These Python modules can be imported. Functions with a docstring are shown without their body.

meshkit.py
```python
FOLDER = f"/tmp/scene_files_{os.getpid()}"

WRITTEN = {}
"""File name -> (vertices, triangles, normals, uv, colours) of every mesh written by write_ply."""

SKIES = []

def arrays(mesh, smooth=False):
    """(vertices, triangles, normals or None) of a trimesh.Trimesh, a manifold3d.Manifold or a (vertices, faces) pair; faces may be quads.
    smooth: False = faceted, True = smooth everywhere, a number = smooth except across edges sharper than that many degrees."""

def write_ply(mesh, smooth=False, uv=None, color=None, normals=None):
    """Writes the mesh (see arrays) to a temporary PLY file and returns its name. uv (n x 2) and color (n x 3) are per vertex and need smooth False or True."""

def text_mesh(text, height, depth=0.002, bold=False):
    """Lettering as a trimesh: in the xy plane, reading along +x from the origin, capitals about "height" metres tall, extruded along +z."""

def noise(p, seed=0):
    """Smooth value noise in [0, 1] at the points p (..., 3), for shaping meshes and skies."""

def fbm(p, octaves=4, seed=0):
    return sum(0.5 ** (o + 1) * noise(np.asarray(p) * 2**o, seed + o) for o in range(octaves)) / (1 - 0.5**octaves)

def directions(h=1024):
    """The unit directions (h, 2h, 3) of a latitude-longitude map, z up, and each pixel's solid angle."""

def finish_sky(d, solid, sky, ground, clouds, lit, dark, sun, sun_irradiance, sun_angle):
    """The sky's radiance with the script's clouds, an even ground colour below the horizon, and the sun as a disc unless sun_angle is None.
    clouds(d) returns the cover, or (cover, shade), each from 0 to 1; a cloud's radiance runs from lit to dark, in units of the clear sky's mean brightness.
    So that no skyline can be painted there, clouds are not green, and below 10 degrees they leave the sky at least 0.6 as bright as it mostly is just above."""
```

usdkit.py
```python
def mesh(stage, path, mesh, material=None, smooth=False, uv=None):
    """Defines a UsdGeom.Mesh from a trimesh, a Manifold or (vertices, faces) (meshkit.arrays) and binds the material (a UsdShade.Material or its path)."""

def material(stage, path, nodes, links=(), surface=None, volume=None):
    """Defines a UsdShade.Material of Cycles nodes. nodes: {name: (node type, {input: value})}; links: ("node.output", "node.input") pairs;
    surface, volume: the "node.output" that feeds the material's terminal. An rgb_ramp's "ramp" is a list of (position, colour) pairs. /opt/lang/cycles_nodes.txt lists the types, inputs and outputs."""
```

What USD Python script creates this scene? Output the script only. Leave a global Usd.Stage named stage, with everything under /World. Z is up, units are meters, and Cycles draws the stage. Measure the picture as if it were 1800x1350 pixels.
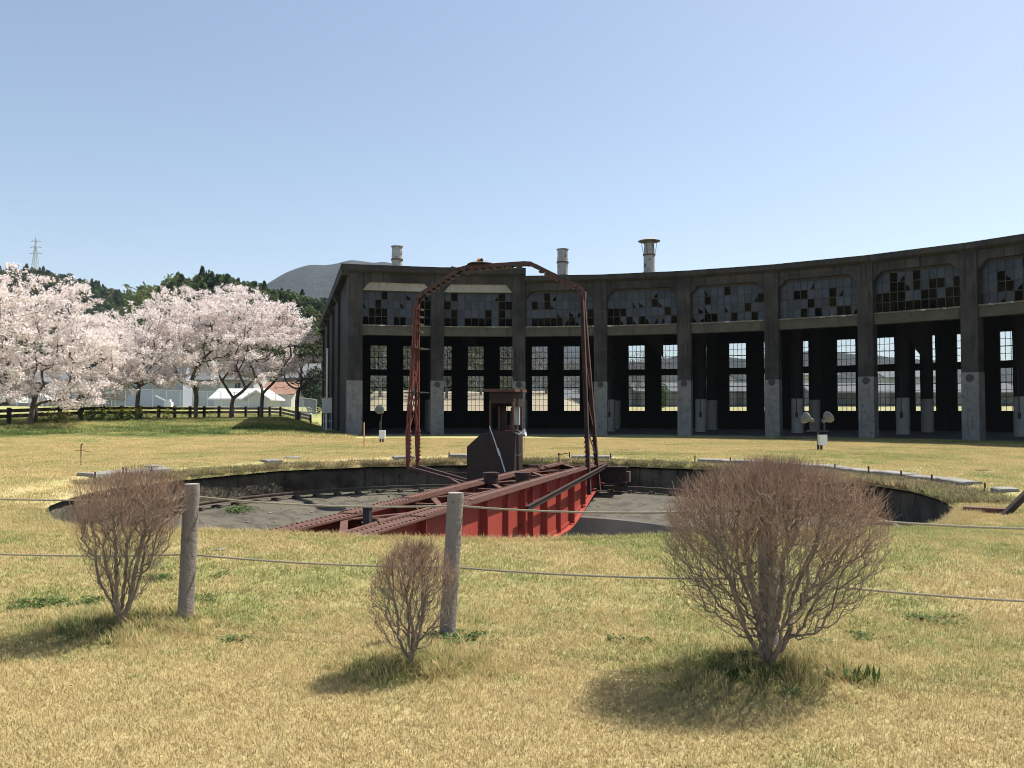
import math, random, numpy as np, trimesh, usdkit, meshkit
from pxr import Usd, UsdGeom, UsdLux, UsdShade, Sdf, Gf, Vt
from scipy.spatial import cKDTree

stage = Usd.Stage.CreateInMemory()
UsdGeom.SetStageUpAxis(stage, 'Z'); UsdGeom.SetStageMetersPerUnit(stage, 1.0)
UsdGeom.Xform.Define(stage, '/World'); UsdGeom.Scope.Define(stage, '/World/Looks')
random.seed(7); rng = np.random.default_rng(7)
PI = math.pi

# ------------------------------------------------------------ camera, sky, sun, exposure
F, PITCH, EYE = 1450.0, math.atan(47 / 1450.0), 1.6          # focal length in pixels of the 1800 wide photograph
cam = UsdGeom.Camera.Define(stage, '/World/camera')
cam.CreateHorizontalApertureAttr(36.0); cam.CreateVerticalApertureAttr(27.0)
cam.CreateFocalLengthAttr(36.0 * F / 1800.0)
cam.CreateClippingRangeAttr((0.05, 20000.0))
cam.CreateExposureAttr(1.1)
cam.AddTranslateOp().Set((0, 0, EYE)); cam.AddRotateXOp().Set(90 + math.degrees(PITCH))

SUN_AZ, SUN_EL = math.radians(60), math.radians(57)          # azimuth from +y towards +x
sd = np.array([math.sin(SUN_AZ) * math.cos(SUN_EL), math.cos(SUN_AZ) * math.cos(SUN_EL), math.sin(SUN_EL)])
GAM, SAT, SKY = .8, 1.0, .104
sun = UsdLux.DistantLight.Define(stage, '/World/sunlight')
sun.CreateIntensityAttr(1.25); sun.CreateAngleAttr(0.53); sun.CreateColorAttr((1.0, 0.95, 0.87)); sun.CreateNormalizeAttr(True)
zx = sd; xx = np.cross([0, 0, 1.0], zx); xx /= np.linalg.norm(xx); yx = np.cross(zx, xx)
sun.AddTransformOp().Set(Gf.Matrix4d(*xx, 0, *yx, 0, *zx, 0, 0, 0, 0, 1))
usdkit.material(stage, '/World/Looks/sky', {
    's': ('sky_texture', dict(sky_type='single_scattering', sun_disc=False, sun_elevation=SUN_EL, sun_rotation=SUN_AZ, altitude=300.0, air_density=1.0, aerosol_density=1.3, ozone_density=1.2)),
    'gm': ('gamma', dict(gamma=GAM)), 'h': ('hsv', dict(saturation=SAT)), 'b': ('background_shader', dict(strength=SKY))}, [('s.color', 'gm.color'), ('gm.color', 'h.color'), ('h.color', 'b.color')], surface='b.background')
dome = UsdLux.DomeLight.Define(stage, '/World/sky')
UsdShade.MaterialBindingAPI.Apply(dome.GetPrim()).Bind(UsdShade.Material.Get(stage, '/World/Looks/sky'))

# ------------------------------------------------------------ helpers
used = {}
def numbered(path):
    n = used.get(path, 0); used[path] = n + 1
    return path if n == 0 else f'{path}_{n:03d}'

def tag(prim, label=None, cat=None, group=None, kind=None):
    p = prim.GetPrim() if hasattr(prim, 'GetPrim') else prim
    for k, v in (('label', label), ('category', cat), ('group', group), ('kind', kind)):
        if v: p.SetCustomDataByKey(k, v)
    return p

def thing(name, label, cat, loc=(0, 0, 0), rotz=0, group=None):
    x = UsdGeom.Xform.Define(stage, numbered('/World/' + name))
    x.AddTranslateOp().Set(Gf.Vec3d(*map(float, loc)))
    if rotz: x.AddRotateZOp().Set(float(rotz))
    return tag(x, label, cat, group)

def arr(mesh):
    if isinstance(mesh, MB): return mesh.data()
    v, f, n = meshkit.arrays(mesh); return v, f

def obj(name, mesh, m, parent=None, smooth=False, label=None, cat=None, group=None, kind=None):
    path = numbered((str(parent.GetPath()) if parent is not None else '/World') + '/' + name)
    if isinstance(mesh, MB): mesh = mesh.data()
    return tag(usdkit.mesh(stage, path, mesh, M[m], smooth=smooth), label, cat, group, kind)

def dup(root, loc, rotz, label=None, cat=None, group=None):
    was = root.GetCustomData()
    r = thing(''.join(root.GetName().rsplit('_', 1)[0] if root.GetName()[-3:].isdigit() else root.GetName()), label or was['label'], cat or was['category'], loc, rotz, group or was.get('group'))
    r.GetReferences().AddInternalReference(root.GetPath()); r.SetInstanceable(True)
    return r

BOXF = np.array([[0, 2, 3, 1], [4, 5, 7, 6], [0, 1, 5, 4], [2, 6, 7, 3], [0, 4, 6, 2], [1, 3, 7, 5]])
BOXV = np.array([[x, y, z] for z in (0, 1) for y in (0, 1) for x in (0, 1)], float)
class MB:
    """collects shapes into one mesh (triangles)"""
    def __init__(s): s.v, s.f, s.n = [], [], 0
    def add(s, v, f):
        v, f = np.asarray(v, float), np.asarray(f, int)
        if f.shape[1] == 4: f = np.vstack([f[:, [0, 1, 2]], f[:, [0, 2, 3]]])
        s.v.append(v); s.f.append(f + s.n); s.n += len(v); return s
    def tm(s, m): return s.add(m.vertices, m.faces)
    def box(s, x0, x1, y0, y1, z0, z1, M4=None):
        v = BOXV * [x1 - x0, y1 - y0, z1 - z0] + [x0, y0, z0]
        return s.add(v if M4 is None else v @ M4[:3, :3].T + M4[:3, 3], BOXF)
    def bar(s, a, b, w, h, up=(0, 0, 1)):
        a, b = np.asarray(a, float), np.asarray(b, float); t = b - a; L = np.linalg.norm(t); t = t / L
        up = np.asarray(up, float)
        if abs(t @ up) > .98: up = np.array([1.0, 0, 0])
        r = np.cross(t, up); r /= np.linalg.norm(r); u = np.cross(r, t)
        v = a + BOXV[:, :1] * L * t + (BOXV[:, 1:2] - .5) * w * r + (BOXV[:, 2:] - .5) * h * u
        return s.add(v, BOXF[:, ::-1])
    def tube(s, pts, r, sides=6, cap=True):
        pts = np.asarray(pts, float); r = np.broadcast_to(np.asarray(r, float), (len(pts),))
        t = np.gradient(pts, axis=0); t /= np.linalg.norm(t, axis=1, keepdims=True) + 1e-12
        ref = np.array([0, 0, 1.0]) if abs(t[:, 2]).mean() < .8 else np.array([1.0, 0, 0])
        a = np.cross(t, ref); a /= np.linalg.norm(a, axis=1, keepdims=True) + 1e-12; b = np.cross(t, a)
        ang = np.arange(sides) * 2 * PI / sides
        v = pts[:, None] + r[:, None, None] * (np.cos(ang)[None, :, None] * a[:, None] + np.sin(ang)[None, :, None] * b[:, None])
        n = len(pts); i, j = np.meshgrid(np.arange(n - 1), np.arange(sides), indexing='ij')
        q = np.stack([i * sides + j, (i + 1) * sides + j, (i + 1) * sides + (j + 1) % sides, i * sides + (j + 1) % sides], -1).reshape(-1, 4)
        s.add(v.reshape(-1, 3), q)
        if cap:
            for e, c in ((0, pts[0]), (n - 1, pts[-1])):
                ring = v[e]; k = np.arange(sides)
                s.add(np.vstack([ring, c]), np.stack([k, (k + 1) % sides, np.full(sides, sides)], 1)[:, ::(1 if e == 0 else -1)])
        return s
    def lathe(s, prof, c=(0, 0, 0), seg=16, axis=None):
        """prof: (r, z) pairs"""
        prof = np.asarray(prof, float); n = len(prof); ang = np.arange(seg) * 2 * PI / seg
        v = np.stack([prof[:, None, 0] * np.cos(ang), prof[:, None, 0] * np.sin(ang), np.repeat(prof[:, 1:2], seg, 1)], -1).reshape(-1, 3)
        if axis is not None: v = v @ trimesh.geometry.align_vectors([0, 0, 1], axis)[:3, :3].T
        i, j = np.meshgrid(np.arange(n - 1), np.arange(seg), indexing='ij')
        q = np.stack([i * seg + j, i * seg + (j + 1) % seg, (i + 1) * seg + (j + 1) % seg, (i + 1) * seg + j], -1).reshape(-1, 4)
        return s.add(v + np.asarray(c, float), q)
    def prism(s, poly, fn, t0, t1):
        """poly: (a, b) points, extruded between t0 and t1; fn(a, b, t) -> xyz"""
        from shapely.geometry import Polygon
        v2, f2 = trimesh.creation.triangulate_polygon(poly if hasattr(poly, 'exterior') else Polygon(poly), engine='earcut')
        poly = list(np.asarray(poly.exterior.coords)[:-1]) if hasattr(poly, 'exterior') else poly
        a = np.array([fn(p[0], p[1], t0) for p in v2]); b = np.array([fn(p[0], p[1], t1) for p in v2])
        s.add(a, f2[:, ::-1]); s.add(b, f2)
        n = len(poly); ra = np.array([fn(p[0], p[1], t0) for p in poly]); rb = np.array([fn(p[0], p[1], t1) for p in poly])
        k = np.arange(n); s.add(np.vstack([ra, rb]), np.stack([k, (k + 1) % n, n + (k + 1) % n, n + k], 1))
        return s
    def data(s): return np.vstack(s.v), np.vstack(s.f)
    def move(s, M4):
        s.v = [v @ M4[:3, :3].T + M4[:3, 3] for v in s.v]; return s

def sstep(a, b, x):
    t = np.clip((np.asarray(x, float) - a) / (b - a), 0, 1); return t * t * (3 - 2 * t)

cp, sp = math.cos(PITCH), math.sin(PITCH)
def P(px, py, d):
    """the point at depth y = d that the photograph shows at pixel (px, py)"""
    a, b = (px - 900) / F, (675 - py) / F
    r = np.array([a, cp - b * sp, sp + b * cp]); return np.array([0, 0, EYE]) + r * d / r[1]

# ------------------------------------------------------------ terrain
PC = np.array([-0.2, 18.0]); PR = 8.8                        # turntable pit
RC = np.array([-0.5, 20.5]); R0, R1 = 33.0, 54.0             # roundhouse arc
TH0, DTH = math.radians(-16.75), math.radians(9.2)
def polar(R, th): return np.array([RC[0] + R * math.sin(th), RC[1] + R * math.cos(th)])
MOUNDS = []
def Z(x, y):
    x, y = np.asarray(x, float), np.asarray(y, float)
    dx, dy = x - PC[0], y - PC[1]; r = np.hypot(dx, dy) + 1e-9
    z = (meshkit.fbm(np.stack([x * .35, y * .35, 0 * x], -1), 3, 3) - .5) * .07
    near = sstep(.66, 1.0, -dy / r)
    z = z + .20 * near * sstep(12.8, 9.2, r) - .06 * near * sstep(9.0, 8.7, r)
    z = z + .06 * (1 - near) * sstep(9.6, 9.9, r) - .05 * (1 - near) * sstep(9.8, 9.4, r)
    q = -x * .5 + y * .6
    e0 = np.array([math.sin(TH0), math.cos(TH0)])
    dend = -((x - RC[0]) * e0[1] - (y - RC[1]) * e0[0])       # metres to the left of the end wall
    rise = .9 * sstep(28, 48, q) * sstep(.2, 4.5, dend)
    R = np.hypot(x - RC[0], y - RC[1]); s = sstep(56, 80, R)
    z = z + rise * (1 - s) + 2.0 * s
    for mx, my, h, w in MOUNDS: z = z + h * np.exp(-((x - mx) ** 2 + (y - my) ** 2) / (w * w))
    return z
def Zf(x, y): return float(Z(np.array([x]), np.array([y]))[0])
def G(px, py):
    """where the ray through a pixel meets the lawn"""
    d = np.linspace(2.5, 90, 5000); a, b = (px - 900) / F, (675 - py) / F
    r = np.array([a, cp - b * sp, sp + b * cp]) / (cp - b * sp)
    pts = np.array([0, 0, EYE]) + d[:, None] * r
    below = np.nonzero(pts[:, 2] < Z(pts[:, 0], pts[:, 1]))[0]
    p = pts[below[0] if len(below) else -1]; return np.array([p[0], p[1], Zf(p[0], p[1])])

# ------------------------------------------------------------ materials
M = {}
def wm(name, a, b, scale=3.0, spots=None, streak=None, rough=.85, bump=.25, bscale=25.0, metallic=0.0, spec=.3, rnd=0.0, lo=.35, hi=.65, zsquash=1.0, transl=0.0, bdist=.02):
    """weathered surface: two colours by coarse noise, optional fine spots (colour, amount, scale) and vertical streaks (colour, amount)"""
    n = {'g': ('geometry', {}), 'm': ('mapping', dict(scale=(1, 1, zsquash))), 'n1': ('noise_texture', dict(scale=scale, detail=6.0, roughness=.6)), 'r1': ('rgb_ramp', {'ramp': [(lo, a), (hi, b)]}),
         'p': ('principled_bsdf', dict(roughness=rough, metallic=metallic, specular_ior_level=spec)),
         'nb': ('noise_texture', dict(scale=bscale, detail=5.0, roughness=.65)), 'bp': ('bump', dict(strength=bump, distance=bdist))}
    l = [('g.position', 'm.vector'), ('m.vector', 'n1.vector'), ('n1.fac', 'r1.fac'), ('g.position', 'nb.vector'), ('nb.fac', 'bp.height'), ('bp.normal', 'p.normal')]
    col = 'r1.color'
    if spots:
        n['n2'] = ('noise_texture', dict(scale=spots[2], detail=5.0, roughness=.7)); n['r2'] = ('rgb_ramp', {'ramp': [(spots[1], (0, 0, 0)), (spots[1] + .08, (1, 1, 1))]})
        n['x2'] = ('mix_color', dict(b=spots[0])); l += [('g.position', 'n2.vector'), ('n2.fac', 'r2.fac'), ('r2.color', 'x2.fac'), (col, 'x2.a')]; col = 'x2.result'
    if streak:
        n['m3'] = ('mapping', dict(scale=(5, 5, .35))); n['n3'] = ('noise_texture', dict(scale=1.0, detail=5.0, roughness=.65)); n['r3'] = ('rgb_ramp', {'ramp': [(streak[1], (0, 0, 0)), (streak[1] + .14, (1, 1, 1))]})
        n['x3'] = ('mix_color', dict(b=streak[0])); l += [('g.position', 'm3.vector'), ('m3.vector', 'n3.vector'), ('n3.fac', 'r3.fac'), ('r3.color', 'x3.fac'), (col, 'x3.a')]; col = 'x3.result'
    if rnd:
        n['o'] = ('geometry', {}); n['mr'] = ('map_range', dict(from_min=0.0, from_max=1.0, to_min=1 - rnd, to_max=1 + rnd)); n['h'] = ('hsv', {})
        l += [('o.random_per_island', 'mr.value'), ('mr.result', 'h.value'), (col, 'h.color')]; col = 'h.color'
    l.append((col, 'p.base_color')); out = 'p.BSDF'
    if transl:
        n['t'] = ('translucent_bsdf', {}); n['mx'] = ('mix_closure', dict(fac=transl)); l += [(col, 't.color'), ('p.BSDF', 'mx.closure1'), ('t.BSDF', 'mx.closure2')]; out = 'mx.closure'
    M[name] = usdkit.material(stage, '/World/Looks/' + name, n, l, surface=out)

wm('concrete_dark', (0.01068, 0.009972, 0.009058), (0.04015, 0.03678, 0.03347), .55, spots=((0.08624, 0.0836, 0.08228), .63, 7.0), streak=((0.008367, 0.007881, 0.007555), .52), bump=.35)
wm('concrete_wall', (0.008611, 0.007906, 0.00725), (0.03179, 0.02941, 0.02643), .4, spots=((0.07172, 0.06924, 0.06796), .7, 2.2), streak=((0.007172, 0.006684, 0.006546), .5), bump=.35)
wm('concrete_lintel', (0.045, 0.04125, 0.03273), (0.06375, 0.05812, 0.0462), 1.2, spots=((0.1575, 0.15, 0.1386), .68, 2.5), streak=((0.02625, 0.02438, 0.01925), .56), bump=.3)
wm('crust', (.07, .065, .055), (.13, .125, .11), 1.5, spots=((.42, .41, .37), .57, 2.2))
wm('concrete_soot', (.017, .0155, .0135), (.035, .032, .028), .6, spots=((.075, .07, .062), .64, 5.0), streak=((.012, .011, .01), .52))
wm('concrete_light', (0.1736, 0.1674, 0.1457), (0.2232, 0.2108, 0.186), 1.0, spots=((0.0434, 0.0403, 0.0341), .6, 2.0), streak=((0.0744, 0.0713, 0.062), .6))
wm('painted_base', (0.1092, 0.1071, 0.1008), (0.1512, 0.147, 0.1386), 2.0, spots=((.07, .067, .06), .56, 4.5), streak=((.075, .072, .066), .58))
wm('painted_inner', (0.21, 0.21, 0.2016), (0.2436, 0.2436, 0.2352), 2.0, spots=((0.126, 0.126, 0.1176), .66, 3.0))
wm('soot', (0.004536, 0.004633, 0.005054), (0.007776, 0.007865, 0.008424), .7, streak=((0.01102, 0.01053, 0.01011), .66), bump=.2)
wm('floor_concrete', (0.065, 0.0625, 0.055), (0.1, 0.095, 0.085), 1.0, spots=((0.04, 0.04, 0.03), .6, 2.0))
wm('roofing', (0.0315, 0.02975, 0.028), (0.0455, 0.042, 0.0385), 1.0)
wm('gantry_steel', (0.0432, 0.0216, 0.018), (0.0684, 0.0324, 0.02448), 3.0, spots=((0.1008, 0.036, 0.0252), .62, 7.0), rough=.75, bump=.2)
wm('disc', (0.03, 0.03, 0.027), (0.045, 0.0435, 0.039), 3.0)
wm('steel_dark', (0.0175, 0.0168, 0.0168), (0.035, 0.0315, 0.028), 4.0, rough=.6, bump=.1)
wm('pit_wall', (0.02958, 0.0252, 0.0175), (0.117, 0.099, 0.069), .8, spots=((0.1755, 0.156, 0.1175), .66, 3.0), streak=((0.0195, 0.018, 0.011), .53), bump=.9, bscale=7, bdist=.12)
wm('pit_floor', (0.06527, 0.05808, 0.04219), (0.08701, 0.07741, 0.05654), .7, spots=((0.04352, 0.03769, 0.02615), .49, 1.8), bump=.7, bscale=8, bdist=.05)
wm('pit_well', (.16, .15, .13), (.22, .21, .18), 1.0)
wm('coping', (0.1502, 0.1423, 0.1265), (0.2055, 0.1976, 0.1779), 1.6, spots=((0.07905, 0.07114, 0.05533), .6, 5.0), bump=.5, bscale=14)
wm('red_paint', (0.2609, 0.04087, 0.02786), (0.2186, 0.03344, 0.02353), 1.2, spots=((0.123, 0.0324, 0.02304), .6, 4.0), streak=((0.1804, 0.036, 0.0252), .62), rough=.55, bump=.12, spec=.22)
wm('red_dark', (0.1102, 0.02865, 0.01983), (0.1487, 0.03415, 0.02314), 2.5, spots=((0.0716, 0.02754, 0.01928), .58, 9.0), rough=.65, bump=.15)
wm('rust_brown', (0.07114, 0.03226, 0.02277), (0.09963, 0.04363, 0.0294), 3.0, spots=((0.04505, 0.02371, 0.01803), .56, 9.0), rough=.8, bump=.3)
wm('fresh_red', (.55, .13, .085), (.48, .1, .07), 3.0, rough=.6)
wm('cabin_steel', (0.01705, 0.00806, 0.0062), (0.02635, 0.01116, 0.00806), 2.0, spots=((0.01085, 0.00682, 0.00558), .6, 6.0), rough=.7)
wm('rail_steel', (.06, .05, .042), (.1, .075, .055), 3.0, rough=.6, spots=((.2, .18, .16), .7, 8.0))
wm('log_post', (0.1457, 0.1271, 0.1147), (0.1922, 0.1705, 0.155), 3.0, spots=((0.0992, 0.0837, 0.0744), .57, 18.0), rough=.8, bump=.8, bscale=28, zsquash=.25)
wm('log_end', (0.21, 0.189, 0.161), (0.266, 0.238, 0.21), 8.0)
wm('rope', (0.2482, 0.2218, 0.1637), (0.3062, 0.2798, 0.2218), 30.0, bump=.3, bscale=300)
wm('twig', (.17, .135, .105), (.33, .265, .205), 14.0, bump=.2, bscale=60, rnd=.35)
wm('twig_tip', (.28, .18, .125), (.42, .285, .205), 7.0, rnd=.25)
wm('bark', (.065, .05, .042), (.11, .09, .075), 3.0, bump=.5)
wm('bark_grey', (.16, .145, .135), (.22, .2, .185), 2.0)
wm('blossom', (.82, .735, .715), (.88, .81, .785), .5, rough=.9, spec=.1, rnd=.07, transl=.3)
wm('blossom_bud', (.42, .23, .2), (.5, .3, .26), .5, rough=.9, rnd=.2)
wm('leaf_mid', (0.07763, 0.132, 0.04347), (0.132, 0.194, 0.0621), .12, rnd=.35, transl=.25, spec=.2)
wm('leaf_dark', (0.0352, 0.0672, 0.032), (0.064, 0.104, 0.048), .12, rnd=.35, transl=.15, spec=.2)
wm('leaf_bamboo', (.13, .18, .055), (.19, .23, .08), .12, rnd=.3, transl=.3)
wm('leaf_olive', (0.125, 0.1313, 0.05625), (0.1875, 0.175, 0.075), .12, rnd=.35, transl=.25)
wm('weed', (.07, .13, .03), (.12, .19, .05), 4.0, rnd=.3, transl=.3)
wm('dead_leaf', (.12, .07, .035), (.2, .13, .07), 9.0, rnd=.4)
wm('rape_flower', (.75, .62, .03), (.8, .7, .06), 4.0, rnd=.15, transl=.3)
wm('hill_ground', (.035, .055, .025), (.07, .09, .035), .03, spots=((.1, .1, .05), .6, .08), bump=1.0, bscale=.15, bdist=3.0)
wm('mountain', (0.002276, 0.004395, 0.004927), (0.005692, 0.008995, 0.00739), .012, spots=((0.009749, 0.01099, 0.01232), .55, .03), bump=1.0, bscale=.035, bdist=14.0)
wm('fence_wood', (0.0168, 0.01232, 0.01008), (0.028, 0.02128, 0.0168), 2.0)
wm('galvanised', (.42, .43, .43), (.5, .51, .51), 3.0, rough=.5, metallic=.3)
wm('grey_box', (0.315, 0.315, 0.2925), (0.3525, 0.3525, 0.33), 4.0, spots=((0.225, 0.21, 0.18), .7, 6.0), rough=.5)
wm('white_paint', (0.5202, 0.5202, 0.5057), (0.5635, 0.5635, 0.5491), 3.0, rough=.5, spots=((0.3974, 0.3829, 0.3612), .7, 8.0))
wm('vent_paint', (0.2546, 0.2448, 0.2253), (0.3035, 0.2938, 0.2742), 2.0, spots=((0.06854, 0.04896, 0.03917), .55, 2.5), streak=((0.1224, 0.09792, 0.08323), .6))
wm('lamp_shell', (0.09, 0.09, 0.081), (0.108, 0.108, 0.099), 5.0, rough=.45)
wm('orange_wood', (.42, .2, .09), (.5, .26, .13), 8.0)
wm('orange_plastic', (.85, .28, .03), (.8, .25, .03), 4.0, rough=.3)
wm('house_blue', (0.231, 0.2475, 0.286), (0.253, 0.2695, 0.308), 1.0)
wm('house_grey', (.3, .3, .29), (.36, .36, .35), 1.0)
wm('house_cream', (0.42, 0.399, 0.35), (0.462, 0.441, 0.392), 1.0)
wm('house_dark', (.07, .072, .075), (.1, .1, .1), 1.0)
wm('roof_grey', (0.1, 0.1025, 0.1075), (0.135, 0.1375, 0.1425), 1.0)
wm('roof_red', (0.195, 0.105, 0.072), (0.234, 0.135, 0.096), 1.0)
wm('window_dark', (.03, .035, .04), (.05, .055, .06), 1.0, rough=.1, bump=0.0, spec=.6)
wm('earth_tan', (0.273, 0.2145, 0.13), (0.325, 0.26, 0.169), .3)
wm('rubber', (.02, .02, .02), (.03, .03, .03), 5.0)

def blades(name, a, b, c):
    n = {'g': ('geometry', {}), 'r': ('rgb_ramp', {'ramp': [(0.0, a), (.5, b), (1.0, c)]}), 'o': ('object_info', {}), 'mr': ('map_range', dict(from_min=0.0, from_max=1.0, to_min=.85, to_max=1.15)), 'h': ('hsv', {}),
         'd': ('principled_bsdf', dict(roughness=.7, specular_ior_level=.25)), 't': ('translucent_bsdf', {}), 'x': ('mix_closure', dict(fac=.3))}
    l = [('g.random_per_island', 'r.fac'), ('o.random', 'mr.value'), ('mr.result', 'h.value'), ('r.color', 'h.color'), ('h.color', 'd.base_color'), ('h.color', 't.color'), ('d.BSDF', 'x.closure1'), ('t.BSDF', 'x.closure2')]
    M[name] = usdkit.material(stage, '/World/Looks/' + name, n, l, surface='x.closure')
STRAW, OLIVE, GREEN = (.52, .43, .22), (.36, .35, .14), (.16, .2, .06)
blades('blade_straw', (.42, .33, .155), (.62, .53, .28), (.8, .73, .48))
blades('blade_dead', (.14, .115, .06), (.25, .2, .1), (.42, .36, .2))
blades('blade_olive', (.25, .26, .09), (.41, .4, .165), (.64, .59, .32))
blades('blade_green', (.09, .13, .035), (.16, .2, .06), (.32, .31, .13))
M['lawn'] = usdkit.material(stage, '/World/Looks/lawn', {
    'a': ('attribute', dict(attribute='green')), 'r': ('rgb_ramp', {'ramp': [(0.0, tuple(.78 * c for c in STRAW)), (.5, tuple(.8 * c for c in OLIVE)), (1.0, tuple(.8 * c for c in GREEN))]}),
    'g': ('geometry', {}), 'n': ('noise_texture', dict(scale=22.0, detail=6.0, roughness=.75)), 'mr': ('map_range', dict(from_min=.3, from_max=.7, to_min=.72, to_max=1.25)), 'h': ('hsv', {}),
    'n2': ('noise_texture', dict(scale=60.0, detail=4.0, roughness=.7)), 'b': ('bump', dict(strength=.7, distance=.04)), 'p': ('principled_bsdf', dict(roughness=.95, specular_ior_level=.1))},
    [('a.fac', 'r.fac'), ('g.position', 'n.vector'), ('n.fac', 'mr.value'), ('mr.result', 'h.value'), ('r.color', 'h.color'), ('h.color', 'p.base_color'), ('g.position', 'n2.vector'), ('n2.fac', 'b.height'), ('b.normal', 'p.normal')], surface='p.BSDF')
# dusty glass: partly see-through, faintly shiny
M['dusty_glass'] = usdkit.material(stage, '/World/Looks/dusty_glass', {
    'g': ('geometry', {}), 'n': ('noise_texture', dict(scale=3.0, detail=4.0)), 'r': ('rgb_ramp', {'ramp': [(.35, (.01, .013, .018)), (.65, (.02, .025, .032))]}), 'mr': ('map_range', dict(from_min=0.0, from_max=1.0, to_min=.3, to_max=1.35)), 'oi': ('object_info', {}), 'h': ('hsv', {}), 'd': ('principled_bsdf', dict(roughness=.3, specular_ior_level=.35)),
    't': ('transparent_bsdf', dict(color=(.8, .85, .9))), 'x': ('mix_closure', dict(fac=.25))},
    [('g.position', 'n.vector'), ('n.fac', 'r.fac'), ('oi.random', 'mr.value'), ('mr.result', 'h.value'), ('r.color', 'h.color'), ('h.color', 'd.base_color'), ('d.BSDF', 'x.closure1'), ('t.BSDF', 'x.closure2')], surface='x.closure')
M['clear_glass'] = usdkit.material(stage, '/World/Looks/clear_glass', {'f': ('fresnel', dict(IOR=1.45)), 't': ('transparent_bsdf', dict(color=(.84, .87, .89))), 'gl': ('glossy_bsdf', dict(roughness=.05, color=(.9, .9, .9))), 'x': ('mix_closure', {})},
    [('f.fac', 'x.fac'), ('t.BSDF', 'x.closure1'), ('gl.BSDF', 'x.closure2')], surface='x.closure')
M['wire_mesh'] = usdkit.material(stage, '/World/Looks/wire_mesh', {'t': ('transparent_bsdf', dict(color=(1, 1, 1))), 'd': ('diffuse_bsdf', dict(color=(.45, .46, .46))), 'x': ('mix_closure', dict(fac=.16))},
    [('t.BSDF', 'x.closure1'), ('d.BSDF', 'x.closure2')], surface='x.closure')
M['haze'] = usdkit.material(stage, '/World/Looks/haze', {'v': ('principled_volume', dict(color=(.74, .87, 1.0), density=.00005, anisotropy=.2))}, [], volume='v.volume')
# ------------------------------------------------------------ ground
MOUND_PX = [(210, 1103, .07, .5), (722, 1172, .06, .38), (1350, 1178, .08, .55)]
_m = [(*G(a, b)[:2], h, w) for a, b, h, w in MOUND_PX]
MOUNDS.extend(_m)
def green_of(x, y):
    """0 = straw, .5 = olive, 1 = green"""
    p = np.stack([x, y, 0 * x], -1)
    g = .23 + .95 * (meshkit.fbm(p * .45, 4, 11) - .5) + .5 * (meshkit.fbm(p * 2.2, 3, 5) - .5)
    g = g + .12 * sstep(5.6, 8.0, y) * sstep(11, 9, y) - .12 * sstep(5.2, 3.8, y)
    q = -x * .5 + y * .6
    g = g + .36 * sstep(32, 40, q + 3 * (meshkit.noise(p * .4, 9) - .5)) * sstep(-9, -12, x)
    R = np.hypot(x - RC[0], y - RC[1])
    g = g + .35 * sstep(26, 30, R) * sstep(36, 33, R) - .1 * sstep(16, 22, np.hypot(x - PC[0], y - PC[1])) * sstep(31, 27, R)
    for mx, my, h, w in MOUNDS: g = g + .5 * np.exp(-((x - mx + .12) ** 2 + (y - my) ** 2) / (.75 * w * w))
    return np.clip(g, 0, 1)
rr = np.concatenate([[8.7, 8.73, 8.78], np.arange(8.84, 22, .12), np.geomspace(22, 75, 130), np.geomspace(78, 4200, 60)])
NA = 900; ang = np.arange(NA) * 2 * PI / NA
RR, AA = np.meshgrid(rr, ang, indexing='ij')
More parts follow.
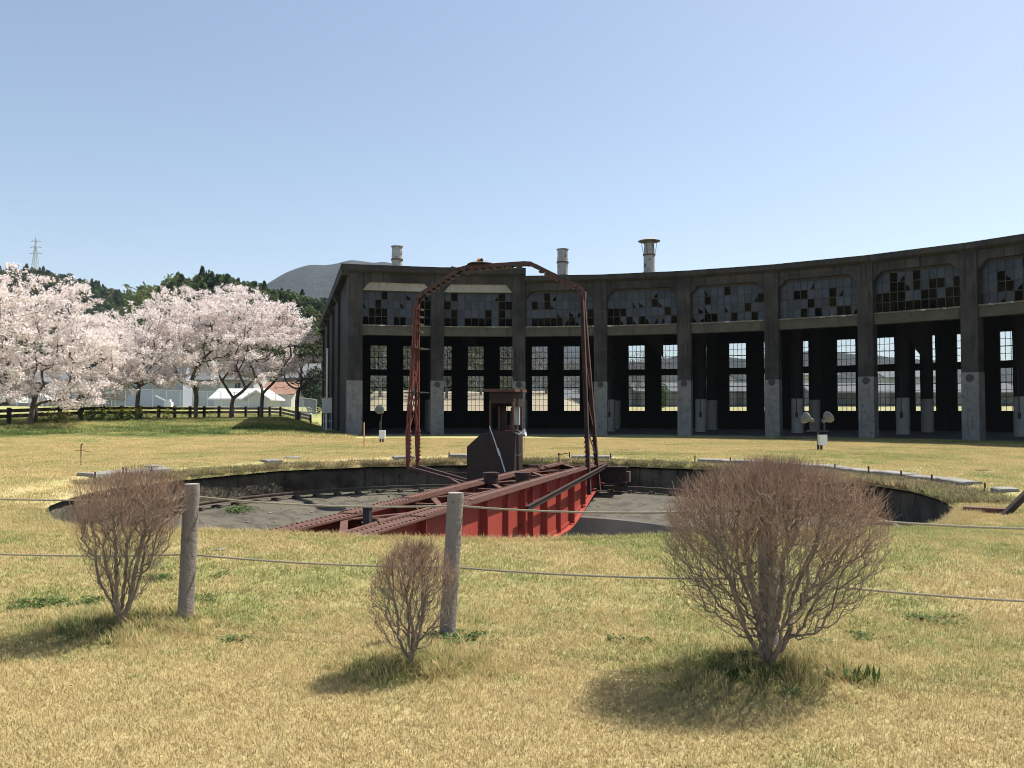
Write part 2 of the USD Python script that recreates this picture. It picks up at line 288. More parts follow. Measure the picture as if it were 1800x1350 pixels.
edge = .1 * (meshkit.fbm(np.stack([np.cos(ang) * 30, np.sin(ang) * 30, 0 * ang], -1), 3, 2) - .5)
RR = RR + np.where(RR < 9.0, edge[None, :] * (9.0 - RR) / .4, 0)
X, Y = PC[0] + RR * np.sin(AA), PC[1] + RR * np.cos(AA)
ZZ = Z(X, Y); ZZ[0] -= .09; ZZ[1] -= .04; ZZ[2] -= .01
ZZ[:, :] = np.where(RR > 300, np.minimum(ZZ, 2.0), ZZ)
i, j = np.meshgrid(np.arange(len(rr) - 1), np.arange(NA), indexing='ij')
q = np.stack([i * NA + j, i * NA + (j + 1) % NA, (i + 1) * NA + (j + 1) % NA, (i + 1) * NA + j], -1).reshape(-1, 4)[:, ::-1]
gv = np.stack([X, Y, ZZ], -1).reshape(-1, 3)
lawn = obj('lawn', (gv, q), 'lawn', smooth=True, kind='structure', label='dry straw coloured lawn around the turntable pit')
pv = UsdGeom.PrimvarsAPI(lawn).CreatePrimvar('green', Sdf.ValueTypeNames.FloatArray, 'vertex')
pv.Set(Vt.FloatArray.FromNumpy(green_of(gv[:, 0], gv[:, 1]).astype(np.float32)))

# pit: wall, floor sloping to a deeper well, inner rail
def ring(profile, seg, material, name, parent=None, jitter=0, smooth=True, **kw):
    a = np.arange(seg) * 2 * PI / seg; v = []
    for r, z in profile:
        k = jitter * (meshkit.fbm(np.stack([np.cos(a) * r * 2, np.sin(a) * r * 2, 0 * a + z * 3], -1), 3, 4) - .5)
        zt = np.full(seg, z) if z < -.3 else Z(PC[0] + r * np.sin(a), PC[1] + r * np.cos(a)) + z
        v.append(np.stack([PC[0] + (r + k) * np.sin(a), PC[1] + (r + k) * np.cos(a), zt + .4 * k * (z > -.84)], -1))
    n = len(profile); v = np.concatenate(v)
    i, j = np.meshgrid(np.arange(n - 1), np.arange(seg), indexing='ij')
    q = np.stack([i * seg + j, (i + 1) * seg + j, (i + 1) * seg + (j + 1) % seg, i * seg + (j + 1) % seg], -1).reshape(-1, 4)
    return obj(name, (v, q), material, parent, smooth=smooth, **kw)
ring([(8.82, -1.0), (8.8, -.85), (8.78, -.6), (8.8, -.32), (8.82, -.2), (8.84, -.12), (9.3, -.12)][::-1], 400, 'pit_wall', 'pit_wall', jitter=.14, kind='structure', label='dark mossy concrete wall of the round turntable pit')
ring([(8.9, -.86), (8.0, -.88), (7.42, -.92), (7.38, -.97), (6.5, -1.07), (5.2, -1.22), (4.92, -1.25)], 300, 'pit_floor', 'pit_floor', jitter=.0, kind='structure', label='grey concrete floor of the turntable pit')
ring([(4.92, -1.25), (4.88, -1.28), (4.85, -2.0), (.01, -2.05)], 200, 'pit_well', 'pit_well', kind='structure', label='deeper well in the middle of the pit', smooth=30)

# ------------------------------------------------------------ roundhouse
NB = 10
house = thing('roundhouse', 'abandoned dark concrete locomotive roundhouse with broken upper windows', 'building')
th = [TH0 + DTH * k for k in range(NB + 1)]
def bay_frame(k, R):
    a, b = polar(R, th[k]), polar(R, th[k + 1]); L = np.linalg.norm(b - a)
    ex = np.append((b - a) / L, 0); ey = np.array([-ex[1], ex[0], 0])
    T = np.eye(4); T[:3, 0], T[:3, 1], T[:3, 2], T[:2, 3] = ex, ey, (0, 0, 1), a
    return T, L
def col_frame(k, R, z=0):
    t = th[k]; T = np.eye(4); T[:3, 0] = (math.cos(t), -math.sin(t), 0); T[:3, 1] = (math.sin(t), math.cos(t), 0); T[:2, 3] = polar(R, t); T[2, 3] = z; return T
def loc(T): return lambda a, b, c: T[:3, :3] @ np.array([a, b, c]) + T[:3, 3]
PANES = ["11101111112 11011121100 10001111100 00001001100", "1011111101 0111111100 1011110101 0010000100", "11102111111 10102111111 11111112110 10000010200",
         "11111112111 11112210211 00011111101 00202022210", "11111011111 11011111110 11211211011 22001101101", "11111111111 11001110111 11110110111 11101011001",
         "11021011111 11002010010 00001100100 00000000000", "11111021111 11021111011 11002100110 11110111001", "11011111101 11111011111 10111111011 11101101111", "11111111101 11011111111 11011011111 10111110111"]
for k in range(NB + 1):
    T = col_frame(k, R0); m = MB(); w = .41 if k else .5
    z1 = 10.3 if k < 3 else 9.86
    ex0 = -w if k else -.42
    m.box(ex0, w, -.42, .42, -.6, z1, T)
    c = obj('column', m, 'concrete_dark', house)
    b = MB(); tb = 3.5 + .06 * rng.standard_normal(); b.box(ex0 - .012, w + .012, -.432, .432, -.6, tb, T); obj('painted_base', b, 'painted_base', c)
    if k:
        d = MB(); d.lathe([(0, 0), (.2, 0), (.2, -.02), (0, -.02)][::-1], seg=20); d.move(trimesh.transformations.rotation_matrix(PI / 2, [1, 0, 0]))
        d.move(np.array([[1, 0, 0, 0], [0, 1, 0, -.45], [0, 0, 1, 3.28], [0, 0, 0, 1.0]])); d.move(T); obj('number_disc', d, 'disc', c)
    if k in (3, 4):
        s = MB(); s.box(-w - .02, w + .02, -.44, .44, 7.9, 7.95, T).box(-w - .02, w + .02, -.44, .44, 5.55, 5.59, T) if k == 3 else s.box(-w - .02, w + .02, -.44, .44, 3.5, 3.54, T)
        obj('strap', s, 'steel_dark', c)
for k in range(NB):
    T, L = bay_frame(k, R0); raised = k < 2; f = loc(T)
    x0, x1 = .41 if k else .5, L - .41
    m = MB().box(x0, x1, -.24, .26, 6.41, 7.05, T); lt = obj('lintel', m, 'concrete_lintel', house)
    lv = MB().box(x0, x1, -.3, -.24, 6.97, 7.05, T); obj('ledge', lv, 'crust', lt)
    top = 10.3 if raised else 9.86
    wt = 9.76 if raised else 9.35
    m = MB().box(x0, x1, -.3, .3, wt, top, T)
    for s, xa in ((1, x0), (-1, x1)):
        hz, hx = (.5, .42) if raised else (.52, .48)
        m.prism([(xa, wt - hz), (xa + s * hx, wt), (xa, wt)] if s > 0 else [(xa, wt), (xa + s * hx, wt), (xa, wt - hz)], lambda a, b, t: f(a, t, b), .3, -.3)
    obj('parapet_beam', m, 'concrete_dark', house)
    if raised:
        m = MB(); m.prism([(x0 + .01, 9.25), (x1 - .01, 9.25), (x1 - .43, 9.758), (x0 + .43, 9.758)], lambda a, b, t: f(a, t, b), .1, -.22); obj('window_head', m, 'concrete_light', house)
    ct, cb = (10.8, 10.3) if raised else (10.28, 9.86)
    xe0 = -.75 if k == 0 else (0.002 if k != 2 else .42); xe1 = L + (.412 if k == 1 else 0)
    m = MB(); m.prism([(-.42, cb), (-.62, cb + .12), (-.62, ct), (.5, ct), (.5, cb)], lambda a, b, t: f(t, a, b), xe0, xe1)
    obj('cornice', m, 'concrete_soot', house)
    # upper window
    wtop = 9.25; wz0 = 7.05; rows = 4; pat = PANES[k].split(); cols = len(pat[0]); wx0, wx1 = x0 + .03, x1 - .03
    cw, ch = (wx1 - wx0) / cols, (wtop - wz0 - .04) / rows; y = .02
    fr = MB()
    for c in range(cols + 1): fr.box(wx0 + c * cw - .016, wx0 + c * cw + .016, y - .03, y + .03, wz0, wtop, T)
    for r in range(rows + 1): fr.box(wx0, wx1, y - .024, y + .024, wz0 + r * ch, wz0 + r * ch + .035, T)
    if not raised: fr.box(wx0, wx1, y - .03, y + .03, wtop, 9.36, T)
    win = obj('upper_window', fr, 'steel_dark', house)
    for r in range(rows):
        for c in range(cols):
            st = pat[r][c]
            if st == '0': continue
            if st == '1' and rng.random() < (.05 if k < 4 else .13): st = '2'
            a0, a1 = wx0 + c * cw + .018, wx0 + (c + 1) * cw - .018; b1 = wtop - .02 - r * ch - .012; b0 = b1 - ch + .03
            if not raised and r == 0 and c in (0, cols - 1): st = '1'
            if st == '2':
                am, bm = (a0 + a1) / 2, (b0 + b1) / 2; jx, jz = rng.uniform(-.09, .09), rng.uniform(-.09, .09)
                poly = [(a0, b0), (a0 + .12, b0), (am + jx, bm - .1 + jz), (a1 - .07, bm + jz), (a1, bm + .12), (a1, b1), (a0, b1)]
                if rng.random() < .5: poly = [(a0 + a1 - p[0], p[1]) for p in poly][::-1]
            else: poly = [(a0, b0), (a1, b0), (a1, b1), (a0, b1)]
            tilt = rng.normal(0, .012); pm = MB(); pm.prism(poly, lambda a, b, t: f(a, t + tilt * (b - b0) / ch, b), y + .006, y); obj('pane', pm, 'dusty_glass', win)
    # rear wall with two rows of three windows
    T2, L2 = bay_frame(k, R1); f2 = loc(T2)
    m = MB(); th_ = .32
    m.box(0, L2, 0, th_, -.3, 1.55, T2); m.box(0, L2, 0, th_, 4.75, 5.25, T2); m.box(0, L2, 0, th_, 7.42, 9.2, T2)
    cs = [L2 * (2 * w_ + 1) / 6 for w_ in range(3)]; hw = .72; xs = [0] + sum([[c_ - hw, c_ + hw] for c_ in cs], []) + [L2]
    for a in range(0, 8, 2):
        m.box(xs[a], xs[a + 1], 0, th_, 1.55, 4.75, T2); m.box(xs[a], xs[a + 1], 0, th_, 5.25, 7.42, T2)
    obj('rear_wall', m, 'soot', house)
    for c_ in cs:
        m = MB()
        for z0, z1, nr in ((1.55, 4.75, 6), (5.25, 7.42, 4)):
            for a in range(5): m.box(c_ - hw + a * hw / 2 - .018, c_ - hw + a * hw / 2 + .018, .1, .15, z0, z1, T2)
            for a in range(nr + 1):
                zz = z0 + (z1 - z0) * a / nr; thk = .035 if a in (0, nr, nr - 2) else .018; m.box(c_ - hw, c_ + hw, .095, .155, zz - thk, zz + thk, T2)
        w_ = obj('rear_window', m, 'steel_dark', house)
        g_ = MB().box(c_ - hw, c_ + hw, .122, .128, 1.55, 4.75, T2).box(c_ - hw, c_ + hw, .122, .128, 5.25, 7.42, T2); obj('glazing', g_, 'clear_glass', w_)
    # roof slab over the bay, with eaves
    A, B, C, D = polar(R0 + .4, th[k]), polar(R0 + .4, th[k + 1]), polar(R1 + .9, th[k + 1]), polar(R1 + .9, th[k])
    zf = 10.1 if raised else 9.7
    top4 = [(*A, zf), (*B, zf), (*C, 9.25), (*D, 9.25)]; bot4 = [(p[0], p[1], p[2] - .22) for p in top4]
    m = MB().add(np.array(top4 + bot4), [[0, 1, 2, 3], [7, 6, 5, 4], [0, 4, 5, 1], [1, 5, 6, 2], [2, 6, 7, 3], [3, 7, 4, 0]])
    rf = obj('roof', m, 'roofing', house)
    if k in (0, 2, 3):
        # chimney
        px, ytop, cap, R_ = {0: (698, 433, 0, 41.0), 2: (989, 438, 0, 41.0), 3: (1141, 421, 1, 41.0)}[k]
        d = next(dd for dd in np.arange(50, 80, .05) if np.hypot(P(px, 480, dd)[0] - RC[0], dd - RC[1]) > R_)
        pt = P(px, ytop, d); zt = pt[2]; r = .41 if k else .4
        m = MB().lathe([(r + .04, 9.3), (r + .04, 11.75 if k else 11.6), (r, 11.78), (r, zt - 1.0), (r - .02, zt - .06), (r + .05, zt - .05), (r + .05, zt), (r - .06, zt), (r - .06, zt - .5)] if not cap else
                       [(r + .07, 9.3), (r + .07, 11.75), (r, 11.78), (r, zt - 1.05), (r - .06, zt - .35), (r - .06, zt - .3)], (pt[0], pt[1], 0), 20)
        ch_ = obj('chimney', m, 'vent_paint', rf, smooth=35)
        m = MB()
        for zz in ([zt - 1.05] if not cap else [zt - 1.2]): m.lathe([(r + .005, zz), (r + .05, zz), (r + .05, zz + .09), (r + .005, zz + .09)], (pt[0], pt[1], 0), 20)
        obj('band', m, 'rust_brown', ch_)
        m = MB().lathe([(r + .045, 9.3), (r + .048, 11.6), (r + .01, 11.62)], (pt[0], pt[1], 0), 20); obj('sleeve', m, 'rust_brown' if not k else 'coping', ch_)
        if cap:
            m = MB().lathe([(0, zt + .12), (.5, zt + .02), (.82, zt - .12), (.8, zt - .15), (.4, zt - .05), (0, zt - .02)][::-1], (pt[0], pt[1], 0), 24); obj('chimney_cap', m, 'vent_paint', ch_)
            m = MB()
            for a in range(6): m.bar((pt[0] + .42 * math.cos(a * PI / 3), pt[1] + .42 * math.sin(a * PI / 3), zt - 1.1), (pt[0] + .6 * math.cos(a * PI / 3), pt[1] + .6 * math.sin(a * PI / 3), zt - .08), .03, .03)
            obj('cap_strut', m, 'rust_brown', ch_)
    # radial beam and inner columns
    a, b = polar(R0 + .5, th[k]), polar(R1, th[k]); m = MB().bar((*a, 9.0), (*b, 8.7), .45, .7); obj('roof_beam', m, 'soot', house)
    for R_ in (40.7, 47.5):
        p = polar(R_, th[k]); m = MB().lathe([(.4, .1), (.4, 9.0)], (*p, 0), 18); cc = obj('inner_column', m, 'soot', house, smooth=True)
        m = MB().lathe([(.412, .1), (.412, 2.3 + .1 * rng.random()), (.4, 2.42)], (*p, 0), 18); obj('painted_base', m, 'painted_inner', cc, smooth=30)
        if R_ < 45:
            e = -np.append(p - RC, 0); e /= np.linalg.norm(e); q0 = np.array([*p, 0]) + e * .43
            obj('conduit', MB().tube([q0 + [0, 0, 1.45], q0 + [0, 0, 4.2]], .025, 6).box(q0[0] - .07, q0[0] + .07, q0[1] - .06, q0[1] + .02, 1.15, 1.5), 'steel_dark', cc)
# floor of the hall
m = MB(); n = 60; aa = np.linspace(th[0], th[-1], n)
v = np.array([(*polar(R0 - .1, t), .1) for t in aa] + [(*polar(R1 + .1, t), .1) for t in aa] + [(*polar(R0 - .1, t), -.4) for t in aa]); k_ = np.arange(n - 1)
m.add(v, np.vstack([np.stack([k_, k_ + 1, n + k_ + 1, n + k_], 1)[:, ::-1], np.stack([k_, k_ + 1, 2 * n + k_ + 1, 2 * n + k_], 1)])); obj('hall_floor', m, 'floor_concrete', house)
# left end wall: profile in (R, z), with pilasters and eaves
t0 = th[0]; er = np.array([math.sin(t0), math.cos(t0), 0]); en = np.array([-math.cos(t0), math.sin(t0), 0]); oc = np.array([*RC, 0])
fe = lambda a, b, t: oc + er * a + en * t + np.array([0, 0, b])
m = MB(); m.prism([(R0 + .42, -.5), (R1 + .32, -.5), (R1 + .32, 8.95), (R0 + .42, 10.25)], fe, 0.0, .4); ew = obj('end_wall', m, 'concrete_wall', house)
m = MB(); m.prism([(R0 - .5, 10.12), (R1 + .95, 8.83), (R1 + .95, 9.25), (R0 - .5, 10.82)], fe, .36, .85); obj('eaves', m, 'concrete_wall', ew)
for Rk in (R0 + 5.6, R0 + 10.6, R0 + 15.6, R1 - .1):
    m = MB(); zt = 10.3 - (Rk - R0) / 21 * 1.35 - .35
    m.prism([(Rk - .3, -.5), (Rk + .3, -.5), (Rk + .3, zt), (Rk - .3, zt)], fe, .4, .56); obj('pilaster', m, 'concrete_wall', ew)
    m = MB(); m.prism([(.4, zt - .55), (.56, zt - .55), (.85, zt - .15), (.85, zt), (.4, zt)], lambda a, b, t: fe(t, b, a), Rk - .2, Rk + .2); obj('bracket', m, 'concrete_wall', ew)
# torn sheets hanging under the roof inside
for px0, px1, y0, y1, d in ((1127, 1166, 596, 626, 58), (1020, 1046, 600, 612, 60), (1590, 1632, 590, 640, 52), (812, 838, 598, 610, 62)):
    xs_ = np.linspace(px0, px1, 7); r_ = np.random.default_rng(px0); poly = [(P(x, y0 - 40, d)[0], P(x, y0 - 40, d)[2]) for x in xs_] + [(P(x, y, d)[0], P(x, y, d)[2]) for x, y in zip(xs_[::-1], np.interp(xs_[::-1], [px0, px1], [y0, y1]) + r_.uniform(-7, 5, 7))]
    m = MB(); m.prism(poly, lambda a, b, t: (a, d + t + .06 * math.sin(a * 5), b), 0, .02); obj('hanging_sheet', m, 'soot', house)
# small box on the roof edge and the orange warning lamp
pt = P(775, 474, 56.5); m = MB().box(pt[0] - .3, pt[0] + .3, pt[1] - .3, pt[1] + .3, 10.2, pt[2] + .06); obj('roof_hatch', m, 'galvanised', house)
pt = P(1672, 432, 45.9); m = MB().box(pt[0] - .25, pt[0] + .25, pt[1] - .1, pt[1] + .9, 10.1, pt[2] + .0); obj('roof_stub', m, 'concrete_dark', house)

# ------------------------------------------------------------ hills, forest, mountain
def hill(name, ridge, d, depth, zb, mat, label, seed, amp, nx=160, ny=24, both=True):
    px = np.array([r[0] for r in ridge], float); py = np.array([r[1] for r in ridge], float)
    xs = np.linspace(px[0], px[-1], nx); ys = np.interp(xs, px, py)
    k = np.hanning(7); k /= k.sum(); ys = np.convolve(np.pad(ys, 3, mode='edge'), k, 'valid')
    top = np.array([P(a, b, d) for a, b in zip(xs, ys)])
    rows = []
    for t in np.linspace(0, 2, 2 * ny):
        h = math.sin(min(t, 1) * PI / 2) ** 1.3 if t <= 1 else max(0, 1 - (t - 1) ** 2)
        y = d - depth * (1 - t) if t <= 1 else d + depth * (t - 1)
        s = (y / d)
        p = np.stack([top[:, 0] * s, np.full(nx, y), zb + (top[:, 2] - zb) * h], -1)
        nz = (meshkit.fbm(np.stack([p[:, 0] / amp / 5, p[:, 1] / amp / 5, 0 * p[:, 0]], -1), 4, seed) - .5) * amp * (1 if t != 1 else .3) * min(1, 4 * h)
        p[:, 2] += nz; rows.append(p)
    V = np.array(rows); n = len(rows)
    i, j = np.meshgrid(np.arange(n - 1), np.arange(nx - 1), indexing='ij')
    q = np.stack([i * nx + j, i * nx + j + 1, (i + 1) * nx + j + 1, (i + 1) * nx + j], -1).reshape(-1, 4)
    obj(name, (V.reshape(-1, 3), q), mat, smooth=True, kind='structure', label=label)
    return V
H1 = hill('wooded_hill', [(-60, 640), (100, 620), (225, 594), (260, 565), (300, 533), (350, 517), (400, 523), (440, 537), (500, 553), (560, 572), (640, 590), (760, 600), (900, 625)], 250, 95, 1.5, 'hill_ground', 'near hill with mixed green wood', 3, 4)
H2 = hill('far_wooded_hill', [(-420, 480), (-200, 488), (0, 505), (60, 503), (110, 515), (160, 529), (205, 544), (260, 567), (330, 585), (420, 620)], 620, 260, 2, 'hill_ground', 'further wooded hill that carries the pylon', 5, 9)
H3 = hill('mountain', [(250, 600), (380, 560), (440, 530), (470, 508), (500, 492), (540, 482), (575, 478), (600, 472), (618, 469), (700, 480), (800, 520), (900, 560), (1000, 600), (1150, 650)], 2600, 1100, 0, 'mountain', 'far bluish mountain behind the left end of the roundhouse', 8, 60, 260, 40)
H4 = hill('low_hills', [(1000, 640), (1150, 634), (1250, 628), (1340, 631), (1450, 622), (1560, 634), (1700, 640), (1850, 634), (2000, 640)], 1000, 350, 1, 'mountain', 'low hills seen through the rear windows', 9, 14)

def crown_mesh(seed, n, shape, leaf):
    r = np.random.default_rng(seed)
    if shape == 'cone':
        z = r.random(n) ** 1.4; rad = .34 * (1 - z) ** .8 * np.sqrt(r.random(n)) + .02; a = r.random(n) * 2 * PI
        c = np.stack([rad * np.cos(a), rad * np.sin(a), z * 1.3], -1)
    elif shape == 'bamboo':
        a = r.random(n) * 2 * PI; z = .15 + .95 * r.random(n); bend = z ** 2 * .35; nb = r.integers(0, 9, n); base = r.normal(0, .25, (9, 2)); da = r.random(9) * 2 * PI
        c = np.stack([base[nb, 0] + bend * np.cos(da[nb]) + r.normal(0, .06, n), base[nb, 1] + bend * np.sin(da[nb]) + r.normal(0, .06, n), z * 1.15], -1)
    else:
        lobes = r.normal(0, .2, (11, 3)) * [1, 1, .7] + [0, 0, .55]; rl = r.uniform(.16, .28, 11); k = r.integers(0, 11, n)
        u = r.normal(0, 1, (n, 3)); u /= np.linalg.norm(u, axis=1, keepdims=True); c = lobes[k] + u * (rl[k] * r.random(n) ** .25)[:, None]
    return leaf_quads(c, leaf * r.uniform(.6, 1.3, n), r)
def leaf_quads(c, size, r, flat=0.0):
    n = len(c); u = r.normal(0, 1, (n, 3)); u[:, 2] += flat * np.sign(u[:, 2]); u /= np.linalg.norm(u, axis=1, keepdims=True)
    a = np.cross(u, r.normal(0, 1, (n, 3))); a /= np.linalg.norm(a, axis=1, keepdims=True); b = np.cross(u, a); s = np.asarray(size)[:, None]
    v = np.stack([c - a * s * .5, c + b * s * .35, c + a * s * .5, c - b * s * .35], 1).reshape(-1, 3)
    return v, np.arange(4 * n).reshape(n, 4)
def instancer(name, protos, pts, scales, idx, label=None, cat=None, kind='stuff', yaw=None, tilt=None, parent=None):
    path = numbered((str(parent.GetPath()) if parent is not None else '/World') + '/' + name); pi = UsdGeom.PointInstancer.Define(stage, path)
    rel = pi.CreatePrototypesRel()
    for nme, mesh, mat in protos:
        pth = numbered(path + '/' + nme); usdkit.mesh(stage, pth, mesh, M[mat]); rel.AddTarget(pth)
    n = len(pts); yaw = rng.random(n) * 2 * PI if yaw is None else yaw
    qs = np.stack([np.cos(yaw / 2), 0 * yaw, 0 * yaw, np.sin(yaw / 2)], -1)
    pi.CreatePositionsAttr(Vt.Vec3fArray.FromNumpy(np.asarray(pts, np.float32))); pi.CreateProtoIndicesAttr(Vt.IntArray.FromNumpy(np.asarray(idx, np.int32)))
    pi.CreateScalesAttr(Vt.Vec3fArray.FromNumpy(np.asarray(scales if np.ndim(scales) == 2 else np.repeat(np.asarray(scales)[:, None], 3, 1), np.float32)))
    pi.CreateOrientationsAttr(Vt.QuathArray([Gf.Quath(float(w), float(x), float(y), float(z)) for w, x, y, z in qs]))
    return tag(pi, label, cat, None, kind)
broad = [('crown', crown_mesh(s, 900, 'round', .13), mt) for s, mt in ((1, 'leaf_mid'), (2, 'leaf_dark'), (3, 'leaf_olive'))]
conif = [('crown', crown_mesh(4, 800, 'cone', .11), 'leaf_dark')]
bamb = [('crown', crown_mesh(5, 800, 'bamboo', .1), 'leaf_bamboo')]
def on_hill(V, n, lo=.0, hi=1.05, pxr=(-1e9, 1e9)):
    out = []
    while len(out) < n:
        i, j = rng.uniform(lo, hi) * (len(V) / 2 - 1), rng.uniform(0, V.shape[1] - 2); a, b = int(i), int(j)
        p = V[a, b] + (V[min(a + 1, len(V) - 1), b] - V[a, b]) * (i - a) + (V[a, b + 1] - V[a, b]) * (j - b)
        if pxr[0] < 900 + F * p[0] / p[1] < pxr[1]: out.append(p)
    return np.array(out)
pts = on_hill(H1, 1100, .05, 1.03); px_ = 900 + F * pts[:, 0] / pts[:, 1]
idx = rng.choice([0, 0, 0, 1, 2, 2, 1, 0, 3], len(pts)); idx = np.where((px_ < 300) & (px_ > 225) & (rng.random(len(pts)) < .6), 4, idx)
sc = rng.uniform(4.5, 7.5, len(pts)) * np.where(idx == 3, 1.0, 1) * np.where(idx == 4, .95, 1)
instancer('hill_wood', broad + conif + bamb, pts - [0, 0, 1.0], sc, idx, 'mixed wood and bamboo covering the near hill', 'wood')
pts = on_hill(H2, 1700, .1, 1.02); idx = rng.choice([0, 1, 1, 2, 0, 3], len(pts)); sc = rng.uniform(7, 11, len(pts))
instancer('far_hill_wood', broad + conif, pts - [0, 0, 1.5], sc, idx, 'dark wood covering the further hill', 'wood')
# ridge conifers that stand out one by one
def conifer(px, py, d, h, label):
    p = P(px, py, d); t = thing('conifer_tree', label, 'tree', (p[0], p[1], p[2] - h), group='conifers on the ridge below the pylon')
    obj('trunk', MB().tube([(0, 0, -2), (0, 0, h * .5), (0, 0, h * .95)], [.3, .2, .05], 5), 'bark', t)
    r = np.random.default_rng(int(px)); n = 900; z = r.random(n); rad = .24 * (1.02 - z) ** .8 * np.sqrt(r.random(n)); a = r.random(n) * 2 * PI
    obj('crown', leaf_quads(np.stack([rad * np.cos(a) * h, rad * np.sin(a) * h, (.12 + .88 * z) * h], -1), .1 * h * r.uniform(.5, 1.2, n), r), 'leaf_dark', t)
for px, py, h, lb in ((44, 471, 14, 'narrow dark conifer, leftmost on the ridge left of the pylon'), (60, 477, 9, 'dark conifer at the foot of the pylon on its left leg'), (70, 478, 9, 'dark conifer at the foot of the pylon on its right leg'),
                      (83, 474, 13, 'slim dark conifer just right of the pylon'), (97, 481, 10, 'dark conifer second right of the pylon'), (146, 494, 10, 'lone dark conifer on the ridge dip between the cherry crowns')):
    conifer(px, py, 600, h, lb)
# pylon
def pylon():
    d = 640; base = P(62, 492, d); H = P(62, 415, d)[2] - base[2]; wb, wt = 2.7, .5
    t = thing('power_pylon', 'grey steel lattice power pylon on the ridge behind the cherry trees', 'pylon', base)
    def leg(s1, s2, u): w = wb + (wt - wb) * min(u / .8, 1) * 1.0; return np.array([s1 * w, s2 * w, u * H])
    for s1 in (-1, 1):
        for s2 in (-1, 1): obj('leg', MB().bar(leg(s1, s2, 0), leg(s1, s2, .8), .32, .32).bar(leg(s1, s2, .8), (0, 0, H), .25, .25), 'galvanised', t)
    m = MB(); us = [0, .16, .3, .42, .52, .61, .69, .76, .8]
    for a, b in zip(us[:-1], us[1:]):
        for s in (-1, 1):
            m.bar(leg(-1, s, a), leg(1, s, b), .16, .16); m.bar(leg(1, s, a), leg(-1, s, b), .16, .16); m.bar(leg(s, -1, a), leg(s, 1, b), .16, .16); m.bar(leg(s, 1, a), leg(s, -1, b), .16, .16)
    obj('bracing', m, 'galvanised', t)
    for u, w in ((.6, 5.2), (.74, 4.6), (.88, 4.0)):
        obj('cross_arm', MB().bar((-w, 0, u * H), (w, 0, u * H), .3, .3).bar((-w, 0, u * H), (0, 0, u * H + 1.5), .2, .2).bar((w, 0, u * H), (0, 0, u * H + 1.5), .2, .2), 'galvanised', t)
pylon()

# ------------------------------------------------------------ trees
def grow(attr, trunk, step, bf=.35, wob=.0, seed=0):
    """greedy tree: joins each attraction point to the nearest place of the growing skeleton, with a cost for path length"""
    r = np.random.default_rng(seed); pos = list(map(np.array, trunk)); par = list(range(-1, len(trunk) - 1)); plen = [0.0]
    for a, b in zip(trunk[:-1], trunk[1:]): plen.append(plen[-1] + float(np.linalg.norm(np.array(b) - a)))
    cap = 60000; PA = np.zeros((cap, 3)); PL = np.zeros(cap); n = len(pos); PA[:n] = pos; PL[:n] = plen
    order = np.argsort(np.linalg.norm(attr - PA[n - 1], axis=1) + r.uniform(0, .15, len(attr)) * np.ptp(attr[:, 2])); par = list(par)
    first = max(0, len(trunk) - 3)
    for k in order:
        dv = PA[first:n] - attr[k]; c = np.sqrt((dv * dv).sum(1)) + bf * PL[first:n]; p = int(np.argmin(c)) + first
        L = np.linalg.norm(attr[k] - PA[p]); m = max(1, int(round(L / step))); side = r.normal(0, 1, 3) * wob * L
        up = np.array([0, 0, 1.0]) * wob * L * .6
        for q_ in range(1, m + 1):
            t = q_ / m; w = PA[p0] if False else None
            pt = PA[p] if q_ == 1 else pt
            x = attr[k] * t + PA[p] * (1 - t) + side * t * (1 - t) * 1.6 - up * t * (1 - t) * 2
            if n >= cap: break
            PA[n] = x; PL[n] = PL[p] + L * t; par.append(p if q_ == 1 else n - 1); n += 1
    return PA[:n], np.array(par)
def radii(par, tip, expo, rmax=None):
    n = len(par); w = np.zeros(n); kids = np.zeros(n, int); np.add.at(kids, par[par >= 0], 1)
    for k in range(n - 1, -1, -1):
        if kids[k] == 0: w[k] += 1
        if par[k] >= 0: w[par[k]] += w[k]
    r = tip * np.maximum(w, 1) ** (1 / expo)
    return (np.minimum(r, rmax) if rmax else r), kids
def tubes(PA, par, r, keep, sides=5):
    k = np.nonzero(keep & (par >= 0))[0]; a, b = PA[par[k]], PA[k]; ra, rb = np.minimum(r[par[k]], r[k] * 1.35), r[k]
    t = b - a; L = np.linalg.norm(t, axis=1, keepdims=True) + 1e-9; t /= L; b = b + t * rb[:, None] * .4
    ref = np.where(np.abs(t[:, 2:]) < .9, [[0, 0, 1.0]], [[1.0, 0, 0]]); u = np.cross(t, ref); u /= np.linalg.norm(u, axis=1, keepdims=True); w = np.cross(t, u)
    an = np.arange(sides) * 2 * PI / sides; ca, sa = np.cos(an)[None, :, None], np.sin(an)[None, :, None]
    ring_ = ca * u[:, None] + sa * w[:, None]
    v = np.stack([a[:, None] + ring_ * ra[:, None, None], b[:, None] + ring_ * rb[:, None, None]], 1).reshape(-1, 3)
    base = np.arange(len(k))[:, None] * 2 * sides; j = np.arange(sides)
    q = np.stack([base + j, base + (j + 1) % sides, base + sides + (j + 1) % sides, base + sides + j], -1).reshape(-1, 4)
    return v, q
